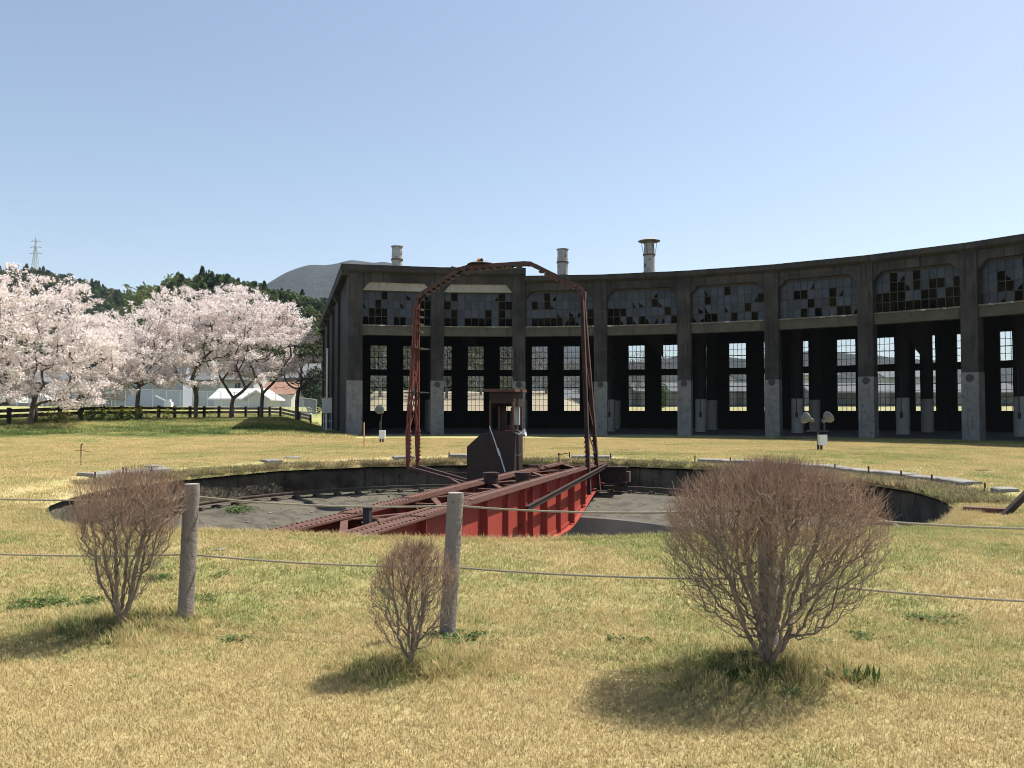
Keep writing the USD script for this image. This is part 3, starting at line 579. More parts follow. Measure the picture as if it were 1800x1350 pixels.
def cherry(px, d, cx, rx, zlo, zhi, n_blossom, label, seed, trunk_h=1.6, nat=520, bare=False, lean=0.0, group='cherry trees in blossom along the brown fence', rz=0):
    r = np.random.default_rng(seed); b = P(px, 730, d); b[2] = Zf(b[0], b[1]); c = P(cx, 730, d)
    t = thing('cherry_tree', label, 'tree', b, group=group); cxo = c[0] - b[0]
    pads = []
    H = zhi - b[2]; lo = zlo - b[2]
    npad = 60
    while len(pads) < npad:
        u = r.uniform(-1, 1, 3); rad = math.hypot(u[0], u[1])
        zz = (u[2] + 1) / 2; prof = (.62 + .38 * math.sin(min(zz * 1.5, 1) * PI / 2)) * math.sqrt(max(0, 1 - max(0, (zz - .5) / .52) ** 2))
        if rad > prof: continue
        if rad < prof * .35 and zz < .6: continue
        pads.append((cxo * (.4 + .6 * zz) + u[0] * rx, u[1] * rx * .85, lo + (H - lo) * zz))
    pads = np.array(pads); pr = r.uniform(.14, .27, npad) * rx
    k = r.integers(0, npad, nat); at = pads[k] + r.normal(0, 1, (nat, 3)) * pr[k, None] * [.8, .8, .17]; at[:, 2] -= .1 * (np.hypot(at[:, 0] - cxo, at[:, 1]) / rx) ** 2 * 2
    at = at[at[:, 2] > lo * .6]
    tr = [(0, 0, -.4), (lean * .3, .02, .4), (lean * .6, 0, trunk_h * .7), (lean, 0, trunk_h)]
    PA, par = grow(at, tr, .32, .25, .1, seed); rad, kids = radii(par, .011, 2.15, .24)
    obj('trunk', tubes(PA, par, rad, rad > .045, 7), 'bark', t, smooth=True)
    obj('branches', tubes(PA, par, rad, rad <= .045, 4), 'bark', t, smooth=True, kind='stuff')
    if n_blossom:
        tip = np.nonzero(rad < .034)[0]; tip = tip[PA[tip, 2] > lo * .55]; kk = r.choice(tip, n_blossom // 9); kk = np.repeat(kk, 9)
        sub = np.repeat(r.normal(0, 1, (n_blossom // 9, 3)) * [.13, .13, .06], 9, 0)
        cc = PA[kk] + sub + r.normal(0, 1, (len(kk), 3)) * .075
        obj('blossom', leaf_quads(cc, r.uniform(.06, .14, len(cc)), r), 'blossom', t)
        s = r.choice(len(cc), len(cc) // 14); obj('buds', leaf_quads(cc[s] + r.normal(0, .05, (len(s), 3)), r.uniform(.05, .09, len(s)), r), 'blossom_bud', t)
    return t
cherry(-40, 45, -30, 5.0, 2.4, 9.9, 38000, 'large cherry tree in full blossom cut by the left picture edge', 21)
cherry(52, 47, 88, 4.6, 1.9, 9.0, 42000, 'large drooping cherry tree in full blossom, second from the left', 22, lean=.3)
cherry(140, 53, 168, 3.0, 2.5, 7.7, 25000, 'lower cherry tree in blossom between the big left cherry and the forked one', 23)
cherry(241, 56, 252, 3.5, 3.2, 9.0, 30000, 'cherry tree in blossom with a low forked trunk in front of the blue grey wall', 24, trunk_h=1.0)
cherry(344, 59, 335, 4.5, 3.5, 10.7, 36000, 'tall cherry tree in blossom, trunk forked at knee height, left of the white roof', 25, trunk_h=1.1)
cherry(404, 62, 420, 4.7, 3.9, 11.0, 38000, 'tallest cherry tree in blossom, its trunk leaning right of the white roof', 26, trunk_h=1.6, lean=.25)
cherry(459, 65, 480, 3.3, 4.2, 10.1, 28000, 'cherry tree in blossom at the right end of the row with a single straight trunk', 27, trunk_h=2.0, lean=.1)
cherry(522, 69, 532, 2.7, 3.3, 7.6, 300, 'bare dark tree in the shade of the roundhouse end wall', 28, trunk_h=1.6, group=None, nat=700)
# ------------------------------------------------------------ brown fence, wire fence, houses, street things at the back left
def ground_at(px, d):
    p = P(px, 730, d); return np.array([p[0], p[1], Zf(p[0], p[1])])
fpx = [(-25, 45.5), (16, 47), (62, 49), (105, 51), (144, 53), (181, 55), (214, 57), (247, 58.5), (279, 60), (307, 61.5), (334, 63), (359, 64.5), (385, 66), (409, 67.5), (432, 69), (455, 70.5), (474, 72), (493, 73.5), (527, 75.5), (546, 77)]
fp = [ground_at(a, d) for a, d in fpx]
fence = thing('wooden_fence', 'long low dark brown fence of posts and two rails under the cherry trees', 'fence')
for p in fp: obj('post', MB().box(p[0] - .09, p[0] + .09, p[1] - .09, p[1] + .09, p[2] - .3, p[2] + 1.0), 'fence_wood', fence)
for a, b in zip(fp[:-1], fp[1:]):
    for z in (.82, .52): obj('rail', MB().bar(a + [0, .11, z], b + [0, .11, z], .06, .2), 'fence_wood', fence)
wf = thing('wire_fence', 'grey chain link fence behind the cherry trees, in front of the houses', 'fence')
wp = [ground_at(a, 84) for a in range(-20, 560, 24)]
for p in wp: obj('post', MB().tube([p + [0, 0, -.3], p + [0, 0, 1.9]], .035, 6), 'galvanised', wf)
for a, b in zip(wp[:-1], wp[1:]):
    obj('wire_mesh', MB().bar(a + [0, 0, .95], b + [0, 0, .95], .01, 1.85), 'wire_mesh', wf)
obj('top_rail', MB().tube(np.array(wp) + [0, 0, 1.88], .025, 5), 'galvanised', wf)

def building(name, label, x0p, x1p, d, depth, ytop, ridge, wall, roof, wins=(), axis='x', cat='house', over=.5):
    """a gabled building whose front spans two pixels at depth d; ytop = eaves pixel, ridge = metres above the eaves"""
    a, b = P(x0p, ytop, d), P(x1p, ytop, d); z0 = Zf((a[0] + b[0]) / 2, d) - .3; ze = a[2]; t = thing(name, label, cat)
    obj('wall', MB().box(a[0], b[0], d, d + depth, z0, ze), wall, t)
    if axis == 'x':      # ridge along x
        prof = [(d - over, ze - .12), (d + depth / 2, ze + ridge), (d + depth + over, ze - .12), (d + depth + over, ze + .04), (d + depth / 2, ze + ridge + .2), (d - over, ze + .04)]
        m = MB(); m.prism(prof, lambda u, v, w: (w, u, v), a[0] - over, b[0] + over)
        g = MB(); g.prism([(d + .02, ze - .02), (d + depth - .02, ze - .02), (d + depth / 2, ze + ridge)], lambda u, v, w: (w, u, v), a[0] + .02, b[0] - .02); obj('gable', g, wall, t)
    else:
        xm = (a[0] + b[0]) / 2
        prof = [(a[0] - over, ze - .12), (xm, ze + ridge), (b[0] + over, ze - .12), (b[0] + over, ze + .04), (xm, ze + ridge + .2), (a[0] - over, ze + .04)]
        m = MB(); m.prism(prof, lambda u, v, w: (u, w, v), d + depth + over, d - over)
        g = MB(); g.prism([(a[0] + .02, ze - .02), (b[0] - .02, ze - .02), (xm, ze + ridge)], lambda u, v, w: (u, w, v), d + depth - .02, d + .02); obj('gable', g, wall, t)
    obj('roof', m, roof, t)
    for wx0, wx1, wy0, wy1, mat in wins:
        p, q = P(wx0, wy0, d), P(wx1, wy1, d); w = obj('window', MB().box(p[0], q[0], d - .04, d - .005, q[2], p[2]), 'white_paint', t)
        obj('window_pane', MB().box(p[0] + .06, (p[0] + q[0]) / 2 - .02, d - .055, d - .042, q[2] + .06, p[2] - .06).box((p[0] + q[0]) / 2 + .02, q[0] - .06, d - .055, d - .042, q[2] + .06, p[2] - .06), mat, w)
    return t
building('warehouse', 'windowless blue grey shed wall behind the forked cherry tree', 205, 322, 100, 3, 657, 2.6, 'house_blue', 'roof_grey', cat='shed')
building('house', 'dark low shed with a black opening behind the left cherry crowns', 34, 100, 96, 8, 672, 1.2, 'house_dark', 'roof_grey', cat='shed')
building('house', 'grey roofed house with a small white framed window above the white roof', 350, 446, 112, 8, 668, 2.6, 'house_grey', 'roof_grey', wins=[(388, 398, 670, 682, 'white_paint'), (412, 424, 672, 686, 'window_dark')])
building('house', 'low white building with a bright roof between the tall cherry trunks', 376, 452, 98, 6, 701, 1.1, 'white_paint', 'white_paint', cat='shed')
building('greenhouse', 'small white gabled shelter with pale roof behind the wire fence', 434, 470, 93, 5, 702, .9, 'house_cream', 'white_paint', axis='y', cat='shed')
building('house', 'house with brick red roof right of the white roof', 462, 512, 105, 7, 693, 1.5, 'house_cream', 'roof_red')
building('house', 'two storey grey house with a bay window beside the roundhouse', 500, 590, 110, 8, 665, 2.0, 'house_grey', 'roof_grey', wins=[(524, 540, 679, 693, 'window_dark'), (550, 560, 679, 693, 'window_dark')])
# behind the roundhouse
for a, b, d, yt, rg, wl, rf_, lb, ax in ((1120, 1420, 118, 688, 1.2, 'house_dark', 'roof_grey', 'long dark grey shed seen through the middle rear windows', 'x'), (1430, 1800, 108, 690, 1.2, 'house_dark', 'roof_grey', 'long dark grey shed seen through the right rear windows', 'x'),
                                         (1230, 1290, 150, 664, 1.5, 'house_grey', 'roof_grey', 'grey house over the long shed, left of the two', 'y'), (1360, 1470, 150, 660, 1.5, 'house_cream', 'roof_grey', 'cream house over the long shed roof', 'x'),
                                         (1560, 1680, 140, 664, 1.2, 'house_grey', 'roof_grey', 'grey house over the long shed, right of the two', 'x'), (985, 1045, 125, 700, 1.2, 'house_blue', 'roof_grey', 'pale blue house seen through the window right of the cabin', 'x')):
    building('house', lb, a, b, d, 9, yt, rg, wl, rf_, axis=ax)
# tan bank behind the roundhouse, in view through the left rear windows
n = 60; rows = []
for dd, zz in ((80, 1.2), (86, 2.0), (96, 3.0), (106, 3.9), (112, 4.2), (125, 2.5), (126, 1)):
    xs = np.linspace(-17, 9, n) * dd / 84; tp = np.minimum(1, np.minimum((xs * 84 / dd + 17) / 3, (9 - xs * 84 / dd) / 5)); rows.append(np.stack([xs, np.full(n, dd), 1.2 + (zz - 1.2) * np.clip(tp, 0, 1) + .5 * (meshkit.fbm(np.stack([xs * .4, np.full(n, dd * .4), 0 * xs], -1), 3, 6) - .5)], -1))
V = np.array(rows); i, j = np.meshgrid(np.arange(len(rows) - 1), np.arange(n - 1), indexing='ij')
obj('bank', (V.reshape(-1, 3), np.stack([i * n + j, i * n + j + 1, (i + 1) * n + j + 1, (i + 1) * n + j], -1).reshape(-1, 4)), 'earth_tan', smooth=True, kind='structure', label='tan bank of dry earth behind the roundhouse')
def bare_tree(px, d, h, rx, label, seed, leafy=None):
    r = np.random.default_rng(seed); b = ground_at(px, d); t = thing('bare_tree', label, 'tree', b, group='trees behind the roundhouse')
    n = 500; u = r.normal(0, 1, (n, 3)); u /= np.linalg.norm(u, axis=1, keepdims=True); at = u * (r.random(n) ** .4)[:, None] * [rx, rx, h * .38] + [0, 0, h * .62]
    PA, par = grow(at, [(0, 0, -.3), (0, 0, h * .15), (0, 0, h * .25)], .5, .3, .08, seed); rad, kids = radii(par, .016, 2.2, .25)
    obj('trunk', tubes(PA, par, rad, rad > .05, 6), 'bark_grey', t, smooth=True); obj('branches', tubes(PA, par, rad, rad <= .05, 3), 'bark_grey', t, kind='stuff')
    tip = np.nonzero(rad < .03)[0]; kk = r.choice(tip, 2600); obj('foliage', leaf_quads(PA[kk] + r.normal(0, .2, (2600, 3)), r.uniform(.1, .22, 2600), r), leafy or 'bark_grey', t)
for px, d, h, rx, lb, lf in ((668, 98, 9, 3.4, 'grey twiggy tree through the leftmost rear window', 'leaf_olive'), (728, 102, 9, 3.4, 'grey twiggy tree behind the gantry lattice', None), (785, 97, 8.5, 3.2, 'grey twiggy tree beside the second column', None), (845, 103, 9, 3.5, 'greenish tree through the window left of the cabin', 'leaf_olive'),
                             (905, 98, 9, 3.3, 'grey twiggy tree behind the third column', None), (960, 104, 8.5, 3.6, 'grey twiggy tree right of the control cabin', None), (1025, 110, 7, 3, 'small grey tree behind the right gantry leg', None), (1135, 112, 8, 3.6, 'grey tree behind the rear window left of the round green shrub', None)):
    bare_tree(px, d, h, rx, lb, int(px), lf)
# round shrub seen through the rear window
b = ground_at(1160, 96); sh = thing('shrub', 'round green shrub seen through the window right of the fourth column', 'shrub', b); r = np.random.default_rng(4); n = 1500; u = r.normal(0, 1, (n, 3)); u /= np.linalg.norm(u, axis=1, keepdims=True)
obj('foliage', leaf_quads(u * [1.3, 1.3, 1.5] * (r.random(n) ** .3)[:, None] + [0, 0, 1.4], r.uniform(.12, .25, n), r), 'leaf_mid', sh); obj('stem', MB().tube([(0, 0, -.2), (0, 0, 1.2)], [.08, .05]), 'bark', sh)
b = ground_at(190, 87); sh = thing('shrub', 'olive green shrub beside the white framed sign behind the fence', 'shrub', b); u = r.normal(0, 1, (3500, 3)); u /= np.linalg.norm(u, axis=1, keepdims=True)
obj('foliage', leaf_quads(u * [2.6, 1.5, 1.9] * (r.random(3500) ** .3)[:, None] + [0, 0, 1.9], r.uniform(.12, .25, 3500), r), 'leaf_olive', sh); obj('stem', MB().tube([(0, 0, -.2), (0, 0, 1.2)], [.1, .06]), 'bark', sh)
b = ground_at(553, 88); sh = thing('shrub', 'dark evergreen shrub squeezed between bare tree and roundhouse corner', 'shrub', b); u = r.normal(0, 1, (3500, 3)); u /= np.linalg.norm(u, axis=1, keepdims=True)
obj('foliage', leaf_quads(u * [1.4, 1.3, 2.6] * (r.random(3500) ** .3)[:, None] + [0, 0, 2.4], r.uniform(.12, .25, 3500), r), 'leaf_dark', sh); obj('stem', MB().tube([(0, 0, -.2), (0, 0, 1.2)], [.1, .06]), 'bark', sh)
# notice board, lamp pole, parked cars
p = ground_at(193, 83); t = thing('notice_board', 'white two panel notice board on thin legs behind the fence', 'sign', p)
for x in (-.5, .5): obj('leg', MB().tube([(x, 0, -.2), (x, 0, 1.6)], .03), 'galvanised', t)
for x in (-.27, .27): obj('panel', MB().box(x - .26, x + .26, -.03, .03, 1.0, 1.62), 'white_paint', t)
p = ground_at(73, 82); t = thing('lamp_pole', 'thin grey pole rising among the left cherry blossom', 'pole', p); obj('pole', MB().tube([(0, 0, -.2), (0, 0, 3.4)], [.06, .05], 8), 'galvanised', t); obj('arm', MB().tube([(0, 0, 3.4), (.15, 0, 3.6), (.5, 0, 3.65)], .03), 'galvanised', t); obj('lamp_head', MB().box(.45, .8, -.08, .08, 3.6, 3.7), 'grey_box', t)
def car(px, d, label, mat):
    p = ground_at(px, d); t = thing('parked_car', label, 'car', p, group='cars behind the wire fence')
    side = [(-2.0, .35), (2.0, .35), (2.05, .75), (1.9, .95), (1.1, 1.02), (.6, 1.48), (-1.1, 1.52), (-1.75, 1.05), (-2.05, .95)]
    m = MB(); m.prism(side, lambda a, b, w: (a, w, b), .82, -.82); obj('body', m, mat, t)
    for x0, x1 in ((-1.45, -.3), (-.2, .85)):
        m = MB(); m.prism([(x0, 1.05), (x1, 1.05), (min(x1, .55), 1.4), (max(x0, -1.05), 1.42)], lambda a, b, w: (a, w, b), -.82, -.835); obj('side_window', m, 'window_dark', t)
    for x in (-1.25, 1.25):
        for y in (-.74, .74): obj('wheel', MB().lathe([(0, -.1), (.32, -.1), (.32, .1), (0, .1)], (x, y, .32), 14, (0, 1, 0)), 'rubber', t)
car(8, 88, 'white car glimpsed at the left picture edge behind the fence', 'white_paint'); car(62, 90, 'white car behind the fence under the drooping blossom', 'white_paint')
p = ground_at(517, 82); t = thing('concrete_block', 'flat white slab lying behind the fence near the bare tree', 'slab', p); obj('slab', MB().box(-1.7, 1.7, -.4, .4, -.1, .3), 'white_paint', t)
p = ground_at(290, 82); t = thing('machine', 'small white machine with a slanted arm in front of the blue grey wall', 'machine', p); obj('body', MB().box(0, .7, -.3, .3, .1, .8).box(.15, .55, -.2, .2, .8, 1.05), 'white_paint', t); obj('arm', MB().bar((.2, 0, .8), (-1.0, 0, 1.4), .14, .14), 'white_paint', t)

# electrical cabinet on its stand by the end wall
p = P(575, 752, 55); p[2] = Zf(p[0], p[1]); t = thing('electrical_cabinet', 'pale grey electrical cabinet on a pipe frame at the corner of the end wall', 'cabinet', p)
obj('box', MB().box(-.34, .34, -.12, .12, 1.28, 2.26), 'grey_box', t); obj('door', MB().box(-.31, .31, -.135, -.122, 1.31, 2.23), 'grey_box', t); obj('roof_plate', MB().box(-.36, .36, -.15, .14, 2.26, 2.29), 'grey_box', t)
for x in (-.26, .26): obj('leg', MB().tube([(x, .05, -.3), (x, .05, 1.28)], .025), 'galvanised', t)
obj('conduit', MB().tube([(-.06, .02, -.3), (-.06, .02, 1.28)], .07, 8), 'galvanised', t); obj('conduit', MB().tube([(-.02, .0, 2.28), (-.02, .0, 5.6)], .06, 8), 'galvanised', t); obj('cross_pipe', MB().tube([(-.34, .05, .2), (.34, .05, .2)], .02).tube([(-.34, .05, .75), (.34, .05, .75)], .02), 'galvanised', t)

# floodlights on the lawn
def flood(base, heads, box, label):
    t = thing('floodlight', label, 'floodlight', base)
    obj('post', MB().box(-.07, .0, -.04, .04, -.2, .75).box(.05, .12, -.04, .04, -.2, .45), 'steel_dark', t)
    obj('control_box', MB().box(box[0] - .13, box[0] + .15, -.3, -.05, box[1], box[1] + .4), 'white_paint', t)
    obj('bar', MB().bar((min([h[0] for h in heads] + [-.05]), 0, .74), (max([h[0] for h in heads] + [.15]), 0, .74), .05, .05) if len(heads) > 1 else MB().tube([(-.03, 0, .7), (-.06, 0, 1.0)], .05), 'steel_dark', t)
    for x, z, ax in heads:
        ax = np.array(ax, float); ax /= np.linalg.norm(ax); c = np.array([x, 0, z])
        m = MB().lathe([(.05, -.33), (.08, -.27), (.085, -.15), (.17, -.09), (.225, .0), (.235, .08), (.215, .1)], c, 18, ax); h = obj('lamp_head', m, 'lamp_shell', t, smooth=40)
        obj('lens', MB().lathe([(.215, .095), (.16, .13), (0, .145)], c, 18, ax), 'lamp_shell', h, smooth=True)
        obj('bracket', MB().tube([(x * .6, 0, .74), c - ax * .2 - [0, 0, .08]], .03), 'steel_dark', t)
g = G(670, 778); flood(g, [(-.06, (g[2] * 0 + (722 - 720) * g[1] / F + 1.6 - g[2]), (-.25, -.75, .35))], (.07, .2), 'floodlight with one round head turned to the camera left of the gantry')
g = G(1440, 791); flood(g, [(-.5, 1.25, (-.9, -.1, .35)), (.36, 1.27, (.75, .2, .5))], (.06, .2), 'floodlight with two heads turned apart, behind the large bush')
# stakes
g = G(640, 787); t = obj('wooden_stake', MB().bar(g - [0, 0, .2], g + [0, 0, 1.05], .06, .05), 'orange_wood', label='thin orange brown wooden stake on the lawn left of the gantry', cat='stake')
g = G(142, 819); t = thing('iron_stake', 'thin rusty iron stake with hooked top on the far left lawn', 'stake', g); obj('rod', MB().tube([(0, 0, -.2), (0, 0, .56), (.02, 0, .6), (.05, 0, .61)], .018), 'rust_brown', t); obj('cross_wire', MB().tube([(-.16, 0, .42), (.0, 0, .43), (.28, 0, .38)], .008), 'rust_brown', t)

# ------------------------------------------------------------ pit furniture
n = 260; a = np.linspace(0, 2 * PI, n); rail_prof = [(-.06, -.11), (.06, -.11), (.06, -.095), (.012, -.08), (.012, -.035), (.035, -.03), (.035, 0), (-.035, 0), (-.035, -.03), (-.012, -.035), (-.012, -.08), (-.06, -.095)]
v = np.array([[(PC[0] + (8.05 + r_) * math.sin(t_), PC[1] + (8.05 + r_) * math.cos(t_), -.69 + z_) for r_, z_ in rail_prof] for t_ in a[:-1]]); m_ = len(rail_prof); N = n - 1
i, j = np.meshgrid(np.arange(N), np.arange(m_), indexing='ij'); q = np.stack([i * m_ + j, ((i + 1) % N) * m_ + j, ((i + 1) % N) * m_ + (j + 1) % m_, i * m_ + (j + 1) % m_], -1).reshape(-1, 4)
rt = thing('circular_rail', 'rusty ring rail along the foot of the pit wall', 'rail'); obj('rail', (v.reshape(-1, 3), q), 'rail_steel', rt)
for k in range(76):
    t_ = 2 * PI * k / 76; c, s = math.cos(t_), math.sin(t_); T = np.array([[c, s, 0, PC[0] + 8.05 * s], [-s, c, 0, PC[1] + 8.05 * c], [0, 0, 1, 0], [0, 0, 0, 1.0]])
    if PC[1] + 8.05 * c > 15: obj('tie_plate', MB().box(-.05, .05, -.17, .13, -.92, -.8, T), 'rail_steel', rt)
ORD = 'first second third fourth fifth sixth seventh eighth ninth tenth eleventh twelfth thirteenth fourteenth fifteenth sixteenth seventeenth eighteenth nineteenth twentieth'.split(); pegn = 0
# coping stones round the rim, single blocks
r = np.random.default_rng(12); cop = [(-82, -76), (-76, -70.5), (-70, -66), (-47, -44), (-22, -18), (-11, -3.5), (13, 20.5)]
k0 = 38.0
while k0 < 91: cop.append((k0, k0 + 6.8)); k0 += 7.05
cop += [(101.5, 104.2)]
PLC = {0: 'worn coping stone at the left end of the pit rim', 1: 'second coping stone from the left on the pit rim', 2: 'third coping stone from the left, behind the left bush top', 3: 'small broken coping stone on the rim above the left bush', 4: 'pale flat stone on the rim left of the gantry foot', 5: 'long pale coping stone behind the gantry and cabin', 6: 'long sagging coping stone right of the bridge end', len(cop) - 1: 'loose coping stone lying apart at the right end of the rim'}
for k, (a0, a1) in enumerate(cop):
    aa = np.radians(np.linspace(a0, a1, 7)); ri, ro = 9.68 + r.normal(0, .03), 10.08 + r.normal(0, .03); hz = .055 + r.normal(0, .012); w = np.array([0, .5, .5, .5, .5, .5, 0]); v = []
    for jx, t_ in enumerate(aa):
        zc = float(Z(np.array([PC[0] + 9.9 * math.sin(t_)]), np.array([PC[1] + 9.9 * math.cos(t_)]))[0]); dz = r.normal(0, .006)
        for rr_, zz_ in ((ri, -.25), (ri - .01, hz - .02), (ri + .02, hz), (ro - .03, hz + .01), (ro, hz - .02), (ro, -.25)): v.append((PC[0] + rr_ * math.sin(t_), PC[1] + rr_ * math.cos(t_), zc + zz_ + (dz if zz_ > 0 else 0)))
    i, j = np.meshgrid(np.arange(6), np.arange(6), indexing='ij'); q = np.stack([i * 6 + j, i * 6 + (j + 1) % 6, (i + 1) * 6 + (j + 1) % 6, (i + 1) * 6 + j], -1).reshape(-1, 4)
    f = list(q) + [[0, 5, 4, 1], [1, 4, 3, 2], [36, 37, 40, 41], [37, 38, 39, 40]]
    lab = PLC.get(k, f'grey coping stone, {ORD[k - 7]} of the right rim row from the bridge')
    obj('coping_stone', (np.array(v), np.array(f)), 'coping', label=lab, cat='stone', group='coping stones round the pit rim')
    if k not in (3, 4): 
        for t_ in (aa[0] - .006, aa[-1] + .006)[: (2 if k in (6, 0) else 1)]:
            p = np.array([PC[0] + 9.6 * math.sin(t_), PC[1] + 9.6 * math.cos(t_)]); obj('iron_peg', MB().tube([(*p, -.3), (*p, Zf(*p) + .2 + .06 * r.random())], .02, 6), 'rust_brown', label=f'short rusty iron peg on the pit rim, {ORD[pegn]} from the left', cat='peg', group='iron pegs on the pit rim'); pegn += 1
# rusty bar leaning at the right picture edge and the rail stub in its ditch
g = G(1760, 906); e = P(1850, 822, g[1] + .3); t = thing('leaning_bar', 'rusty steel bar leaning out of the grass at the right picture edge', 'bar'); obj('bar', MB().bar(g - [.05, 0, .1], e, .07, .1), 'cabin_steel', t)
a_, b_ = G(1693, 899), G(1770, 903); t = thing('sleeper', 'old dark timber half buried in the grass by the leaning bar', 'timber'); obj('beam', MB().bar(a_ + [0, 0, .01], b_ + [0, 0, .01], .18, .14), 'rust_brown', t)
# bits lying on the lawn
for px, py, s, lb in ((388, 968, .05, 'small white stone on the lawn right of the left post'), (515, 806, .2, 'pale splinter of stone on the lawn above the pit wall'), (268, 822, .2, 'white flat stone on the rim above the left bush')):
    g = G(px, py); m = trimesh.creation.icosphere(2, 1.0); v = m.vertices * [s * 1.5, s * .7, s * .28]; v = v * (1 + .5 * (meshkit.fbm(m.vertices * 1.6, 3, int(px)) - .5)[:, None]); obj('stone', (v + g + [0, 0, s * .12], m.faces), 'coping', label=lb, cat='stone')

# ------------------------------------------------------------ turntable bridge. local axes: x across (right), y along (away), origin at the pivot
BU = math.atan2(.3039, .9527); OB = np.array([-.30, 18.03, 0.0]); HL = 8.15
br = thing('railway_turntable', 'rust red steel turntable bridge with arch gantry and control cabin lying across the pit', 'turntable', OB, -math.degrees(BU))
def gdepth(s): return .62 + .82 * sstep(8.0, 3.3, abs(s))  # fish belly
ss = np.linspace(-HL, HL, 45)
ST = [-7.9, -6.95, -5.55, -4.05, -2.75, -1.4, -.35, .35, 1.4, 2.8, 4.1, 5.6, 6.95, 7.9]
def strip(x0, x1, zf0, zf1, m, s_=ss):
    n = len(s_); v = []
    for y in s_: v += [(x0, y, zf0(y)), (x1, y, zf0(y)), (x1, y, zf1(y)), (x0, y, zf1(y))]
    i, j = np.meshgrid(np.arange(n - 1), np.arange(4), indexing='ij'); q = np.stack([i * 4 + j, i * 4 + (j + 1) % 4, (i + 1) * 4 + (j + 1) % 4, (i + 1) * 4 + j], -1).reshape(-1, 4)[:, ::-1]
    m.add(np.array(v), q); e = 4 * (n - 1); m.add(np.array(v), [[0, 1, 2, 3], [e + 3, e + 2, e + 1, e]]); return m
rivet_v, rivet_f = arr(trimesh.creation.icosphere(1, 1.0))
def rivets(pts, r_, nrm):
    pts = np.asarray(pts, float); s = np.array([r_] * 3); s[np.argmax(np.abs(nrm))] *= .7
    v = (pts[:, None] + rivet_v[None] * s).reshape(-1, 3); f = (rivet_f[None] + (np.arange(len(pts)) * len(rivet_v))[:, None, None]).reshape(-1, 3); return v, f
for sx in (1, -1):
    xc = .58 * sx; g_ = obj('girder', strip(xc - .012, xc + .012, lambda y: -gdepth(y) + .02, lambda y: -.03, MB()), 'red_paint', br)
    m = strip(xc - .175, xc + .175, lambda y: -.03, lambda y: 0.0, MB()); strip(xc - .155, xc + .155, lambda y: .002, lambda y: .018, m, np.linspace(-5.6, 5.6, 30)); strip(xc - .14, xc + .14, lambda y: .02, lambda y: .034, m, np.linspace(-3.4, 3.4, 20)); obj('top_flange', m, 'rust_brown', g_)
    m = strip(xc - .16, xc + .16, lambda y: -gdepth(y) - .012, lambda y: -gdepth(y) + .012, MB()); obj('bottom_flange', m, 'red_paint', g_)
    m = MB()
    for s2 in (1, -1): strip(xc + s2 * .024 - .011, xc + s2 * .024 + .011, lambda y: -.13, lambda y: -.031, m); strip(xc + s2 * .024 - .011, xc + s2 * .024 + .011, lambda y: -gdepth(y) + .013, lambda y: -gdepth(y) + .11, m)
    obj('flange_angle', m, 'red_paint', g_)
    for k, s_ in enumerate(ST):
        for s2 in (1, -1):
            m = MB(); x0 = xc + s2 * .037; x1 = xc + s2 * (.15 if k % 2 == 0 else .11); zb = -gdepth(s_) + .03
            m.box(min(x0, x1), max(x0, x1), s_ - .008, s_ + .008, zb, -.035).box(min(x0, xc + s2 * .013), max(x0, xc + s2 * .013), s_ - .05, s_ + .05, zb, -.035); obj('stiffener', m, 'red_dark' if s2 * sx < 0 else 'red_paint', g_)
    pts = [(xc + s2 * .115, y, .006 + (.018 if abs(y) < 5.6 else 0) + (.014 if abs(y) < 3.4 else 0)) for y in np.arange(-8.0, 8.01, .13) for s2 in (-1, 1)]
    obj('rivets', rivets(pts, .021, (0, 0, 1)), 'rust_brown', g_, smooth=True, kind='stuff')
    pts = [(xc + s2 * .037, s_ + o, z_) for s_ in ST for o in (-.028, .028) for z_ in np.arange(-gdepth(s_) + .08, -.06, .095) for s2 in (1,)] if sx > 0 else [(xc + .037, 0, -.3)]
    pts += [(xc + sx * .037, y, -.08) for y in np.arange(-8, 8, .13)] + [(xc + sx * .037, y, -gdepth(y) + .065) for y in np.arange(-8, 8, .13)]
    obj('rivets', rivets(pts, .019, (1, 0, 0)), 'red_paint', g_, smooth=True, kind='stuff')
# cross frames, lacing, end beams
for k, s_ in enumerate((-7.6, -5.5, -3.4, -1.4, 1.4, 3.4, 5.5, 7.6)):
    zb = -gdepth(s_) + .1; m = MB().box(-.5, .5, s_ - .05, s_ + .05, -.12, -.06).box(-.5, .5, s_ - .05, s_ + .05, zb, zb + .06).bar((-.5, s_, zb + .05), (.5, s_, -.1), .05, .05).bar((.5, s_ + .06, zb + .05), (-.5, s_ + .06, -.1), .05, .05); obj('cross_frame', m, 'rust_brown', br)
ys = np.linspace(-7.6, 7.6, 10)
for k, (a, b) in enumerate(zip(ys[:-1], ys[1:])):
    s = 1 if k % 2 else -1; obj('lacing_bar', MB().bar((-.46 * s, a, -.05), (.46 * s, b, -.05), .11, .016), 'rust_brown', br)
    if k % 3 == 1: obj('deck_plate', MB().box(-.42, .05, a + .3, b - .1, -.2, -.18), 'red_dark', br)
obj('pipe', MB().tube([(.26, y, -.03 + .008 * math.sin(y * 2)) for y in np.linspace(-7.9, -1.0, 16)], .035, 8), 'rust_brown', br)
for y in (-6.2, -3.3): obj('pipe_collar', MB().tube([(.26, y - .07, -.03), (.26, y + .07, -.03)], .055, 8), 'rust_brown', br)
obj('post', MB().box(-.05, .05, -6.1, -6.0, -.5, .16).box(-.065, .065, -6.115, -5.985, .16, .2), 'steel_dark', br)
